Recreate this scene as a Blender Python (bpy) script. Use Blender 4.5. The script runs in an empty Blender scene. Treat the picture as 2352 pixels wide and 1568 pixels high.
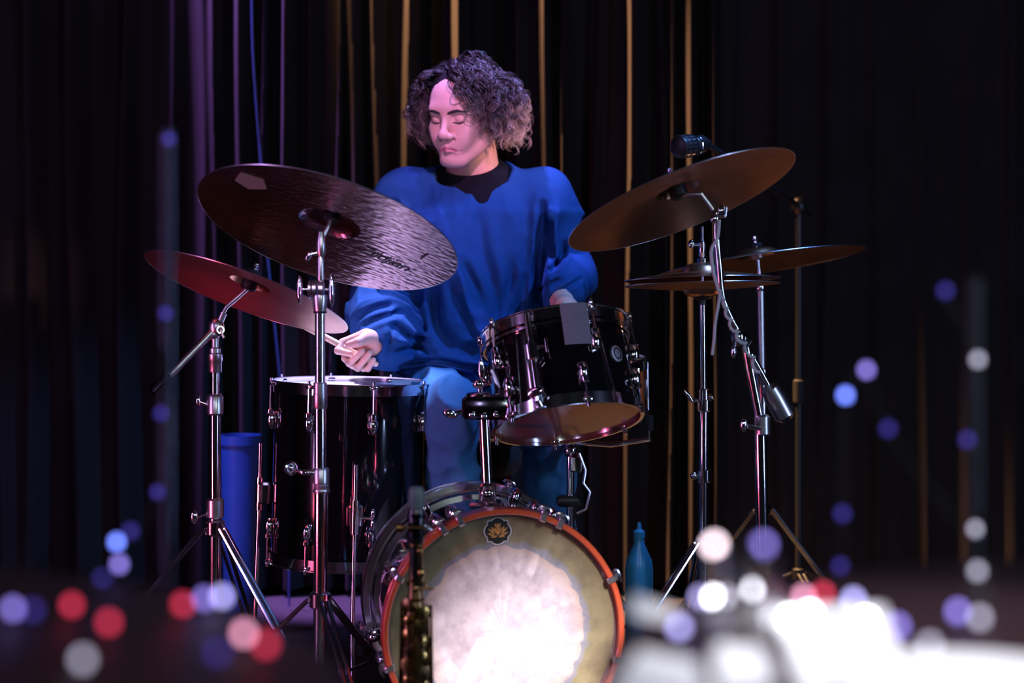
import bpy, math, random
import numpy as np
from mathutils import Vector, Matrix, Quaternion

random.seed(7)
RNG = np.random.default_rng(11)
scene = bpy.context.scene
COL = scene.collection

# ---------------------------------------------------------------- camera
F = 4393.0            # focal length in pixels of the 2352 px wide frame
CAMH = 0.97           # eye height of a seated listener
HOR = 610.0           # pixel row of the horizon
cam_data = bpy.data.cameras.new('camera')
cam_data.sensor_width = 36.0
cam_data.lens = F / 2352.0 * 36.0
cam_data.shift_y = (HOR - 784.0) / 2352.0
cam_data.clip_end = 60
cam_data.dof.use_dof = True
cam_data.dof.focus_distance = 4.25
cam_data.dof.aperture_fstop = 2.05
camera = bpy.data.objects.new('camera', cam_data)
camera.location = (0, 0, CAMH)
camera.rotation_euler = (math.pi / 2, 0, 0)
COL.objects.link(camera)
scene.camera = camera


def P(px, py, D):
    """world point seen at pixel px, py at distance D in front of the camera"""
    return Vector(((px - 1176.0) * D / F, D, CAMH + (HOR - py) * D / F))


# ---------------------------------------------------------------- world, exposure
world = bpy.data.worlds.new('World')
scene.world = world
world.use_nodes = True
world.node_tree.nodes['Background'].inputs[0].default_value = (0.30, 0.24, 0.55, 1)
world.node_tree.nodes['Background'].inputs[1].default_value = 0.005
scene.view_settings.view_transform = 'Standard'
scene.view_settings.look = 'None'
scene.view_settings.exposure = 0.0
scene.view_settings.gamma = 1.0
scene.view_settings.use_curve_mapping = False


# ---------------------------------------------------------------- stage lamps
def spot(name, loc, target, color, watts, deg, size=0.08, blend=0.4):
    d = bpy.data.lights.new(name, 'SPOT')
    d.energy = watts
    d.color = color
    d.spot_size = math.radians(deg)
    d.spot_blend = blend
    d.shadow_soft_size = size
    o = bpy.data.objects.new(name, d)
    o.location = loc
    v = Vector(target) - Vector(loc)
    o.rotation_euler = v.to_track_quat('-Z', 'Y').to_euler()
    COL.objects.link(o)
    return o


def fill_strip(name, loc, target, color, watts, w, h):
    d = bpy.data.lights.new(name, 'AREA')
    d.shape = 'RECTANGLE'
    d.size, d.size_y = w, h
    d.energy = watts
    d.color = color
    o = bpy.data.objects.new(name, d)
    o.location = loc
    o.rotation_euler = (Vector(target) - Vector(loc)).to_track_quat('-Z', 'Y').to_euler()
    COL.objects.link(o)


# blue wash hung high, right of the drummer
spot('stage_lamp_blue', (1.45, 3.75, 3.15), (-0.04, 4.66, 0.95), (0.15, 0.36, 1.0), 330, 34, 0.05)
spot('bin_fill_blue', (-1.7, 3.6, 3.2), (-0.70, 4.9, 0.50), (0.16, 0.26, 1.0), 330, 8, 0.06, 0.8)  # unseen blue spot added to brighten the bin
# pink lamp in front, over the listeners
spot('stage_lamp_pink', (0.45, 1.7, 2.85), (-0.11, 4.6, 1.26), (0.86, 0.36, 0.92), 520, 10, 0.05, 0.7)
# peach side light on hair and neck
spot('stage_lamp_peach', (1.9, 3.7, 1.75), (0.03, 4.68, 1.28), (1.0, 0.52, 0.46), 240, 7.5, 0.05, 0.7)
# pink lamp for the hands and the toms
spot('stage_lamp_rose', (-0.9, 1.6, 2.4), (-0.34, 4.42, 0.80), (0.90, 0.48, 0.88), 260, 6.5, 0.06, 0.7)
# violet top light on the hair
spot('stage_lamp_violet', (-0.45, 4.3, 3.4), (-0.05, 4.70, 1.36), (0.42, 0.30, 1.0), 700, 12, 0.06)
# blue-white top light on the floor tom
spot('stage_lamp_ice', (-0.62, 4.95, 3.3), (-0.36, 4.42, 0.71), (0.66, 0.56, 1.0), 1200, 10.5, 0.06, 0.6)
# warm white lamp on the bass drum
spot('stage_lamp_white', (1.15, 0.9, 2.2), (0.06, 3.8, 0.10), (1.0, 0.86, 0.92), 2200, 10, 0.07, 0.95)
# grazing lamps along the curtain
spot('curtain_lamp_amber', (-0.72, 5.40, 3.65), (0.10, 5.56, 1.35), (1.0, 0.52, 0.22), 6200, 31, 0.04, 0.95)
spot('curtain_lamp_purple', (-1.12, 5.42, 3.65), (-0.70, 5.56, 1.05), (0.48, 0.22, 0.95), 5200, 15, 0.04, 0.8)
# red lamp near the stage floor, at the left
spot('floor_lamp_red', (-1.9, 2.9, 0.25), (-0.50, 4.05, 0.50), (1.0, 0.10, 0.22), 48, 40, 0.06, 0.7)
# red lamp on the floor by the curtain, shining up under the low cymbal
spot('floor_lamp_crimson', (-0.98, 5.05, 0.22), (-0.62, 4.15, 0.92), (1.0, 0.06, 0.22), 0.28, 34, 0.09, 0.7)
# amber lamp low at the right, under the right cymbals
spot('floor_lamp_amber', (1.35, 5.1, 0.15), (0.42, 4.05, 1.08), (1.0, 0.44, 0.28), 4.5, 30, 0.07, 0.6)
# unseen strip lights added so the chrome shows highlights
fill_strip('fill_strip_pink', (-2.3, 2.7, 1.0), (-0.3, 4.0, 0.8), (0.72, 0.36, 0.95), 16, 0.07, 1.5)
fill_strip('fill_strip_blue', (2.3, 2.5, 1.1), (0.1, 4.0, 0.8), (0.42, 0.55, 1.0), 22, 0.07, 1.6)
fill_strip('fill_strip_mint', (0.95, 0.6, 1.75), (0.0, 4.0, 0.7), (0.80, 1.0, 0.88), 10, 0.10, 0.7)
fill_strip('fill_strip_lilac', (-0.85, 0.5, 1.7), (-0.2, 4.0, 0.7), (0.75, 0.62, 1.0), 10, 0.10, 0.7)
# unseen white spot added to brighten the papers
spot('paper_fill_white', (0.75, 0.75, 2.2), (0.36, 1.33, 0.70), (0.95, 0.92, 1.0), 210, 22, 0.05, 0.8)

# ---------------------------------------------------------------- materials
MATS = {}


def mat(name, color, metallic=0.0, rough=0.5, coat=0.0, var=0.0, vscale=20.0, bump=0.0, bscale=60.0,
        spec=0.5, sheen=0.0, emis=None, estr=0.0, trans=0.0, stretch=(1, 1, 1)):
    m = bpy.data.materials.new(name)
    m.use_nodes = True
    nt = m.node_tree
    b = nt.nodes['Principled BSDF']
    c = (*color, 1.0)
    b.inputs['Base Color'].default_value = c
    b.inputs['Metallic'].default_value = metallic
    b.inputs['Roughness'].default_value = rough
    b.inputs['Coat Weight'].default_value = coat
    b.inputs['Coat Roughness'].default_value = 0.05
    b.inputs['Specular IOR Level'].default_value = spec
    b.inputs['Sheen Weight'].default_value = sheen
    b.inputs['Transmission Weight'].default_value = trans
    if emis:
        b.inputs['Emission Color'].default_value = (*emis, 1)
        b.inputs['Emission Strength'].default_value = estr
    if var or bump:
        tc = nt.nodes.new('ShaderNodeTexCoord')
        mp = nt.nodes.new('ShaderNodeMapping')
        mp.inputs['Scale'].default_value = stretch
        nt.links.new(tc.outputs['Object'], mp.inputs['Vector'])
    if var:
        n = nt.nodes.new('ShaderNodeTexNoise')
        n.inputs['Scale'].default_value = vscale
        n.inputs['Detail'].default_value = 5
        nt.links.new(mp.outputs[0], n.inputs['Vector'])
        mx = nt.nodes.new('ShaderNodeMix')
        mx.data_type = 'RGBA'
        mx.inputs['A'].default_value = tuple(max(0, x * (1 - var)) for x in color) + (1,)
        mx.inputs['B'].default_value = tuple(min(1, x * (1 + var)) for x in color) + (1,)
        nt.links.new(n.outputs['Fac'], mx.inputs['Factor'])
        nt.links.new(mx.outputs['Result'], b.inputs['Base Color'])
    if bump:
        n2 = nt.nodes.new('ShaderNodeTexNoise')
        n2.inputs['Scale'].default_value = bscale
        n2.inputs['Detail'].default_value = 4
        nt.links.new(mp.outputs[0], n2.inputs['Vector'])
        bp = nt.nodes.new('ShaderNodeBump')
        bp.inputs['Strength'].default_value = bump
        bp.inputs['Distance'].default_value = 0.004
        nt.links.new(n2.outputs['Fac'], bp.inputs['Height'])
        nt.links.new(bp.outputs['Normal'], b.inputs['Normal'])
    MATS[name] = m
    return m


mat('chrome', (0.78, 0.78, 0.82), 1.0, 0.13, var=0.05, vscale=40)
mat('hoop_chrome', (0.74, 0.72, 0.80), 1.0, 0.19, var=0.05, vscale=40)
mat('satin_chrome', (0.62, 0.62, 0.66), 1.0, 0.30, var=0.12, vscale=60)
mat('black_chrome', (0.10, 0.10, 0.13), 1.0, 0.16, var=0.1)
mat('black_lacquer', (0.004, 0.004, 0.006), 0.0, 0.10, coat=1.0, var=0.3, vscale=8)
mat('black_plastic', (0.010, 0.010, 0.012), 0.0, 0.42, var=0.2)
mat('black_rubber', (0.008, 0.008, 0.009), 0.0, 0.75, var=0.2)
mat('felt', (0.012, 0.010, 0.014), 0.0, 0.95, var=0.2)
mat('hoop_orange', (0.52, 0.085, 0.030), 0.0, 0.30, coat=0.5, var=0.25, vscale=30, stretch=(1, 1, 4))
mat('snare_wood', (0.62, 0.15, 0.045), 0.0, 0.22, coat=0.7, var=0.25, vscale=20, stretch=(1, 1, 6))
mat('coated_head', (0.80, 0.80, 0.84), 0.0, 0.38, var=0.06, vscale=25)
mat('clear_head', (0.20, 0.06, 0.05), 0.0, 0.08, coat=0.6, var=0.1, vscale=12)
mat('red_reflection_head', (0.42, 0.115, 0.075), 0.0, 0.14, coat=0.5, var=0.25, vscale=9)  # red colour paints in the reflection on the rack tom's lower head
mat('cream_head', (0.55, 0.47, 0.33), 0.0, 0.5, var=0.1)
mat('grey_tape', (0.17, 0.16, 0.22), 0.0, 0.75, var=0.10, vscale=50)
mat('beige_tape', (0.52, 0.33, 0.26), 0.0, 0.8, var=0.12, vscale=90)
mat('brass', (0.50, 0.31, 0.09), 1.0, 0.22, var=0.2, vscale=50)
mat('dark_brass', (0.22, 0.13, 0.055), 1.0, 0.30, var=0.35, vscale=60)
mat('ebony', (0.008, 0.007, 0.007), 0.0, 0.25, coat=0.4, var=0.2)
mat('cap_grey', (0.13, 0.17, 0.17), 0.0, 0.45, var=0.1)
mat('stick_wood', (0.72, 0.52, 0.36), 0.0, 0.5, var=0.12, vscale=30, stretch=(1, 6, 6))
mat('sweater', (0.009, 0.055, 0.20), 0.0, 0.88, var=0.14, vscale=35, bump=0.15, bscale=900, spec=0.15)
mat('collar_shade_knit', (0.006, 0.006, 0.010), 0.0, 0.95, var=0.2, spec=0.1)
mat('jeans', (0.050, 0.20, 0.42), 0.0, 0.85, var=0.22, vscale=28, bump=0.2, bscale=700, spec=0.2)
mat('skin', (0.64, 0.37, 0.31), 0.0, 0.48, var=0.07, vscale=45, spec=0.4)
mat('lips', (0.58, 0.20, 0.22), 0.0, 0.40, var=0.08)
mat('lash', (0.016, 0.010, 0.012), 0.0, 0.7, var=0.2)
mat('shoe', (0.02, 0.02, 0.025), 0.0, 0.6, var=0.2)
mat('velvet', (0.020, 0.016, 0.018), 0.0, 0.9, var=0.25, vscale=6, spec=0.1)
mat('wall_dark', (0.010, 0.009, 0.010), 0.0, 0.9, var=0.3, vscale=3)
mat('stage_floor', (0.009, 0.007, 0.007), 0.0, 0.55, var=0.35, vscale=5, bump=0.1, bscale=30)
mat('blue_plastic', (0.05, 0.13, 0.55), 0.0, 0.45, var=0.2, vscale=12, bump=0.25, bscale=40)
mat('cyan_plastic', (0.04, 0.30, 0.55), 0.0, 0.3, var=0.1)
mat('cable_blue', (0.06, 0.10, 0.36), 0.0, 0.5, var=0.1)
mat('cable_grey', (0.42, 0.44, 0.46), 0.0, 0.5, var=0.2)
mat('glass', (0.95, 0.95, 0.97), 0.0, 0.03, trans=1.0)
mat('paper', (0.86, 0.86, 0.88), 0.0, 0.8, var=0.02)
mat('china', (0.80, 0.80, 0.82), 0.0, 0.25, coat=0.4, var=0.02)
mat('table_wood', (0.022, 0.007, 0.010), 0.0, 0.5, var=0.4, vscale=10, stretch=(1, 8, 1))
mat('sticker_black', (0.003, 0.003, 0.003), 0.0, 0.5, var=0.2)
mat('sticker_gold', (0.50, 0.25, 0.055), 0.0, 0.5, var=0.15, vscale=120)
mat('sticker_white', (0.80, 0.78, 0.76), 0.0, 0.5, var=0.03)
mat('ink', (0.006, 0.005, 0.006), 0.0, 0.6, var=0.2)
mat('badge_silver', (0.75, 0.75, 0.82), 1.0, 0.5, var=0.1)
mat('label_band', (0.30, 0.24, 0.30), 0.3, 0.4, var=0.1)


def cymbal_mat(name, color, rough, strength):
    m = bpy.data.materials.new(name)
    m.use_nodes = True
    nt = m.node_tree
    b = nt.nodes['Principled BSDF']
    b.inputs['Metallic'].default_value = 1.0
    b.inputs['Roughness'].default_value = rough
    tc = nt.nodes.new('ShaderNodeTexCoord')
    # patina
    n = nt.nodes.new('ShaderNodeTexNoise')
    n.inputs['Scale'].default_value = 9
    n.inputs['Detail'].default_value = 6
    nt.links.new(tc.outputs['Object'], n.inputs['Vector'])
    mx = nt.nodes.new('ShaderNodeMix')
    mx.data_type = 'RGBA'
    mx.inputs['A'].default_value = tuple(x * 0.62 for x in color) + (1,)
    mx.inputs['B'].default_value = tuple(min(1, x * 1.3) for x in color) + (1,)
    nt.links.new(n.outputs['Fac'], mx.inputs['Factor'])
    nt.links.new(mx.outputs['Result'], b.inputs['Base Color'])
    # hammer marks: cells stretched sideways, plus fine lathe grooves
    mp = nt.nodes.new('ShaderNodeMapping')
    mp.inputs['Scale'].default_value = (52, 105, 105)
    nt.links.new(tc.outputs['Object'], mp.inputs['Vector'])
    v = nt.nodes.new('ShaderNodeTexVoronoi')
    v.feature = 'SMOOTH_F1'
    v.inputs['Scale'].default_value = 1.0
    nt.links.new(mp.outputs[0], v.inputs['Vector'])
    bp = nt.nodes.new('ShaderNodeBump')
    bp.inputs['Strength'].default_value = strength
    bp.inputs['Distance'].default_value = 0.003
    nt.links.new(v.outputs['Distance'], bp.inputs['Height'])
    nt.links.new(bp.outputs['Normal'], b.inputs['Normal'])
    MATS[name] = m


cymbal_mat('bronze_ride', (0.34, 0.21, 0.23), 0.25, 0.55)
cymbal_mat('bronze_crash', (0.50, 0.26, 0.15), 0.36, 0.08)


def bass_head_mat():
    m = bpy.data.materials.new('worn_shaded_head')
    m.use_nodes = True
    nt = m.node_tree
    L = nt.links.new
    b = nt.nodes['Principled BSDF']
    b.inputs['Roughness'].default_value = 0.55
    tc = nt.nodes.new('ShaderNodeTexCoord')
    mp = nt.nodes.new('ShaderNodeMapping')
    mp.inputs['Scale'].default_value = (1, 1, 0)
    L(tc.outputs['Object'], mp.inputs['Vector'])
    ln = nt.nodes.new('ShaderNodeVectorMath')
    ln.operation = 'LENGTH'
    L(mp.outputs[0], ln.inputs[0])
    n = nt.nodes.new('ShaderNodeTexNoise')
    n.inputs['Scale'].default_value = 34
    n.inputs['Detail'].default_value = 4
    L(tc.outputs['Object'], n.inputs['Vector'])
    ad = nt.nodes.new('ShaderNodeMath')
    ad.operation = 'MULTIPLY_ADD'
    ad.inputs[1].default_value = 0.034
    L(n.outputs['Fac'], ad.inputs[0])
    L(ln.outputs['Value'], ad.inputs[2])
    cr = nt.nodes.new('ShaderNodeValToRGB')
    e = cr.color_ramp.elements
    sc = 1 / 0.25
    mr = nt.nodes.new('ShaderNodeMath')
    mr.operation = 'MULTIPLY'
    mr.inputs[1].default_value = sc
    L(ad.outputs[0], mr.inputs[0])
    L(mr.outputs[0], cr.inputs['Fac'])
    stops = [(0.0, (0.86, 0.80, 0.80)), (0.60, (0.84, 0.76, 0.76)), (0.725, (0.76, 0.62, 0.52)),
             (0.738, (0.36, 0.37, 0.42)), (0.762, (0.36, 0.37, 0.38)), (0.785, (0.36, 0.32, 0.17)), (1.0, (0.34, 0.29, 0.15))]  # pale centre and olive rim paint in the shade edge inside the hoop
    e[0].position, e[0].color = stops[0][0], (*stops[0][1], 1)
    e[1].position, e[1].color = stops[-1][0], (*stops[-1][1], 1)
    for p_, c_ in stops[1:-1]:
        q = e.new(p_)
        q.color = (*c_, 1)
    # smudges
    n2 = nt.nodes.new('ShaderNodeTexNoise')
    n2.inputs['Scale'].default_value = 17
    n2.inputs['Detail'].default_value = 9
    n2.inputs['Roughness'].default_value = 0.7
    L(tc.outputs['Object'], n2.inputs['Vector'])
    r2 = nt.nodes.new('ShaderNodeValToRGB')
    r2.color_ramp.elements[0].position = 0.36
    r2.color_ramp.elements[0].color = (0.62, 0.58, 0.64, 1)
    r2.color_ramp.elements[1].position = 0.56
    r2.color_ramp.elements[1].color = (1, 1, 1, 1)
    L(n2.outputs['Fac'], r2.inputs['Fac'])
    mu = nt.nodes.new('ShaderNodeMix')
    mu.data_type = 'RGBA'
    mu.blend_type = 'MULTIPLY'
    mu.inputs['Factor'].default_value = 0.8
    L(cr.outputs['Color'], mu.inputs['A'])
    L(r2.outputs['Color'], mu.inputs['B'])
    L(mu.outputs['Result'], b.inputs['Base Color'])
    MATS['worn_shaded_head'] = m


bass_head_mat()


def hair_mat():
    m = bpy.data.materials.new('curly_hair')
    m.use_nodes = True
    nt = m.node_tree
    b = nt.nodes['Principled BSDF']
    b.inputs['Roughness'].default_value = 0.38
    b.inputs['Specular IOR Level'].default_value = 0.6
    a = nt.nodes.new('ShaderNodeAttribute')
    a.attribute_name = 'along'
    cr = nt.nodes.new('ShaderNodeValToRGB')
    e = cr.color_ramp.elements
    e[0].position, e[0].color = 0.0, (0.012, 0.009, 0.012, 1)
    e[1].position, e[1].color = 0.92, (0.90, 0.66, 0.46, 1)
    q = e.new(0.42)
    q.color = (0.045, 0.032, 0.034, 1)
    q = e.new(0.68)
    q.color = (0.40, 0.28, 0.21, 1)
    nt.links.new(a.outputs['Fac'], cr.inputs['Fac'])
    nt.links.new(cr.outputs['Color'], b.inputs['Base Color'])
    MATS['curly_hair'] = m


hair_mat()


# ---------------------------------------------------------------- mesh helpers
def frame(axis, hint=None):
    """3x3 matrix whose z column is axis"""
    z = Vector(axis).normalized()
    h = Vector(hint) if hint is not None else (Vector((1, 0, 0)) if abs(z.x) < 0.9 else Vector((0, 1, 0)))
    x = (h - z * h.dot(z)).normalized()
    y = z.cross(x)
    return Matrix((x, y, z)).transposed()


def M4(loc, rot3=None):
    m = (rot3 or Matrix.Identity(3)).to_4x4()
    m.translation = Vector(loc)
    return m


class MB:
    def __init__(self):
        self.v, self.f = [], []

    def add(self, vs, fs, M=None):
        o = len(self.v)
        self.v += [tuple(M @ Vector(q)) if M is not None else tuple(q) for q in vs]
        self.f += [tuple(i + o for i in q) for q in fs]
        return self

    def box(self, c, size, rot=None, bev=0.0):
        sx, sy, sz = (s / 2 for s in size)
        M = M4(c, rot)
        if bev <= 0:
            vs = [(x, y, z) for z in (-sz, sz) for y in (-sy, sy) for x in (-sx, sx)]
            fs = [(0, 2, 3, 1), (4, 5, 7, 6), (0, 1, 5, 4), (2, 6, 7, 3), (0, 4, 6, 2), (1, 3, 7, 5)]
            return self.add(vs, fs, M)
        ring = []
        for cx, cy, a0 in ((sx - bev, sy - bev, 0), (-sx + bev, sy - bev, 90), (-sx + bev, -sy + bev, 180), (sx - bev, -sy + bev, 270)):
            for k in range(3):
                a = math.radians(a0 + 45 * k)
                ring.append((cx + bev * math.cos(a), cy + bev * math.sin(a)))
        n = len(ring)
        k = 1 - bev / max(sx, sy)
        vs = []
        for z, s in ((-sz, k), (-sz + bev, 1), (sz - bev, 1), (sz, k)):
            vs += [(x * s, y * s, z) for x, y in ring]
        fs = [tuple(reversed(range(n))), tuple(range(3 * n, 4 * n))]
        for j in range(3):
            for i in range(n):
                fs.append((j * n + i, j * n + (i + 1) % n, (j + 1) * n + (i + 1) % n, (j + 1) * n + i))
        return self.add(vs, fs, M)

    def tube(self, a, b, r0, r1=None, seg=14, caps=True):
        r1 = r0 if r1 is None else r1
        a, b = Vector(a), Vector(b)
        ln = (b - a).length
        return self.lathe([(r0, 0), (r1, ln)], a, b - a, seg, caps)

    def lathe(self, prof, origin=(0, 0, 0), axis=(0, 0, 1), seg=32, caps=True, hint=None):
        M = M4(origin, frame(axis, hint))
        n = len(prof)
        vs, fs = [], []
        for r, h in prof:
            for k in range(seg):
                a = 2 * math.pi * k / seg
                vs.append((r * math.cos(a), r * math.sin(a), h))
        for j in range(n - 1):
            for k in range(seg):
                k2 = (k + 1) % seg
                fs.append((j * seg + k, j * seg + k2, (j + 1) * seg + k2, (j + 1) * seg + k))
        if caps:
            fs.append(tuple(reversed(range(seg))))
            fs.append(tuple(range((n - 1) * seg, n * seg)))
        return self.add(vs, fs, M)

    def ring(self, prof, origin=(0, 0, 0), axis=(0, 0, 1), seg=48, hint=None):
        """closed profile turned round the axis"""
        M = M4(origin, frame(axis, hint))
        n = len(prof)
        vs, fs = [], []
        for r, h in prof:
            for k in range(seg):
                a = 2 * math.pi * k / seg
                vs.append((r * math.cos(a), r * math.sin(a), h))
        for j in range(n):
            j2 = (j + 1) % n
            for k in range(seg):
                k2 = (k + 1) % seg
                fs.append((j * seg + k, j * seg + k2, j2 * seg + k2, j2 * seg + k))
        return self.add(vs, fs, M)

    def ball(self, c, r, rot=None, seg=16, rings=9):
        if not hasattr(r, '__len__'):
            r = (r, r, r)
        M = M4(c, rot)
        vs, fs = [(0, 0, -r[2])], []
        for j in range(1, rings):
            t = math.pi * j / rings - math.pi / 2
            for k in range(seg):
                a = 2 * math.pi * k / seg
                vs.append((r[0] * math.cos(t) * math.cos(a), r[1] * math.cos(t) * math.sin(a), r[2] * math.sin(t)))
        vs.append((0, 0, r[2]))
        for k in range(seg):
            fs.append((0, 1 + (k + 1) % seg, 1 + k))
            fs.append((len(vs) - 1, 1 + (rings - 2) * seg + k, 1 + (rings - 2) * seg + (k + 1) % seg))
        for j in range(rings - 2):
            for k in range(seg):
                k2 = (k + 1) % seg
                fs.append((1 + j * seg + k, 1 + j * seg + k2, 1 + (j + 1) * seg + k2, 1 + (j + 1) * seg + k))
        return self.add(vs, fs, M)

    def path(self, pts, r, seg=10, caps=True):
        pts = [Vector(p) for p in pts]
        n = len(pts)
        rs = r if hasattr(r, '__len__') else [r] * n
        vs, fs = [], []
        x = None
        for i in range(n):
            t = (pts[min(i + 1, n - 1)] - pts[max(i - 1, 0)]).normalized()
            if x is None:
                x = Vector((1, 0, 0)) if abs(t.x) < 0.8 else Vector((0, 1, 0))
            x = (x - t * x.dot(t)).normalized()
            y = t.cross(x)
            for k in range(seg):
                a = 2 * math.pi * k / seg
                vs.append(tuple(pts[i] + (x * math.cos(a) + y * math.sin(a)) * rs[i]))
        for i in range(n - 1):
            for k in range(seg):
                k2 = (k + 1) % seg
                fs.append((i * seg + k, i * seg + k2, (i + 1) * seg + k2, (i + 1) * seg + k))
        if caps:
            fs.append(tuple(reversed(range(seg))))
            fs.append(tuple(range((n - 1) * seg, n * seg)))
        return self.add(vs, fs)

    def slab(self, poly, z0, z1, M=None):
        """2d outline given thickness"""
        n = len(poly)
        vs = [(x, y, z0) for x, y in poly] + [(x, y, z1) for x, y in poly]
        fs = [tuple(reversed(range(n))), tuple(range(n, 2 * n))]
        for i in range(n):
            j = (i + 1) % n
            fs.append((i, j, n + j, n + i))
        return self.add(vs, fs, M)

    def mesh(self, name, inv=None, smooth=38):
        me = bpy.data.meshes.new(name)
        vs = self.v if inv is None else [tuple(inv @ Vector(q)) for q in self.v]
        me.from_pydata(vs, [], self.f)
        me.validate()
        if smooth:
            me.shade_smooth()
            me.set_sharp_from_angle(angle=math.radians(smooth))
        return me


def spline(pts, n=8):
    """Catmull-Rom through points"""
    pts = [Vector(p) for p in pts]
    out = []
    for i in range(len(pts) - 1):
        p0, p1, p2, p3 = pts[max(i - 1, 0)], pts[i], pts[i + 1], pts[min(i + 2, len(pts) - 1)]
        for k in range(n):
            t = k / n
            out.append(0.5 * ((2 * p1) + (p2 - p0) * t + (2 * p0 - 5 * p1 + 4 * p2 - p3) * t * t + (3 * p1 - p0 - 3 * p2 + p3) * t ** 3))
    out.append(pts[-1])
    return out


INV = {}      # thing name -> inverse of its world matrix


def thing(name, label, cat, base=(0, 0, 0), M=None, group=None):
    o = bpy.data.objects.new(name, None)
    o.empty_display_size = 0.05
    o.matrix_world = M if M is not None else Matrix.Translation(Vector(base))
    COL.objects.link(o)
    o['label'] = label
    o['category'] = cat
    if group:
        o['group'] = group
    INV[o.name] = (M if M is not None else Matrix.Translation(Vector(base))).inverted()
    return o


def part(name, mb, mt, parent, world=True, M=None, label=None, smooth=38):
    """one mesh as a part of parent; vertices in world space, or local to the parent"""
    root = parent
    while root.parent is not None:
        root = root.parent
    me = mb if isinstance(mb, bpy.types.Mesh) else mb.mesh(name, INV[root.name] if world else None, smooth)
    if not me.materials:
        me.materials.append(MATS[mt])
    o = bpy.data.objects.new(name, me)
    COL.objects.link(o)
    o.parent = parent
    if M is not None:
        o.matrix_local = M
    if label:
        o['label'] = label
    return o


def struct(name, mb, mt):
    me = mb.mesh(name)
    me.materials.append(MATS[mt])
    o = bpy.data.objects.new(name, me)
    COL.objects.link(o)
    o['kind'] = 'structure'
    return o


def text_mesh(body, size, shear=0.0, space=1.0):
    cu = bpy.data.curves.new('lettering', 'FONT')
    cu.body = body
    cu.size = size
    cu.shear = shear
    cu.space_character = space
    cu.align_x = 'CENTER'
    cu.align_y = 'CENTER'
    o = bpy.data.objects.new('lettering', cu)
    COL.objects.link(o)
    dg = bpy.context.evaluated_depsgraph_get()
    me = bpy.data.meshes.new_from_object(o.evaluated_get(dg))
    vs = [tuple(v.co) for v in me.vertices]
    fs = [tuple(p.vertices) for p in me.polygons]
    bpy.data.objects.remove(o)
    bpy.data.curves.remove(cu)
    bpy.data.meshes.remove(me)
    return vs, fs


def disc_frame(cx, cy, D, a, b, deg, under=True):
    """matrix of a disc whose rim shows as an ellipse (half axes a, b px, long axis turned deg, y down);
    local z is the top normal, local x the long axis in the picture"""
    c = P(cx, cy, D)
    v = (c - Vector((0, 0, CAMH))).normalized()
    r = v.cross(Vector((0, 0, 1))).normalized()
    u = r.cross(v)
    t = math.radians(deg)
    maj = r * math.cos(t) - u * math.sin(t)
    mnr = r * math.sin(t) + u * math.cos(t)
    s = b / a
    n = mnr * math.sqrt(1 - s * s) + v * (s if under else -s)
    return M4(c, frame(n, maj)), a * D / F

# ================================================================ the room
mb = MB(); mb.box((0, 2.2, -0.05), (7.4, 8.0, 0.1)); struct('floor', mb, 'stage_floor')
mb = MB(); mb.box((0, 6.05, 1.8), (7.4, 0.1, 3.8)); struct('wall_back', mb, 'wall_dark')
mb = MB(); mb.box((-3.65, 2.2, 1.8), (0.1, 7.8, 3.8)); struct('wall_left', mb, 'wall_dark')
mb = MB(); mb.box((3.65, 2.2, 1.8), (0.1, 7.8, 3.8)); struct('wall_right', mb, 'wall_dark')
mb = MB(); mb.box((0, 2.2, 3.75), (7.4, 8.0, 0.1)); struct('ceiling', mb, 'wall_dark')


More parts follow.
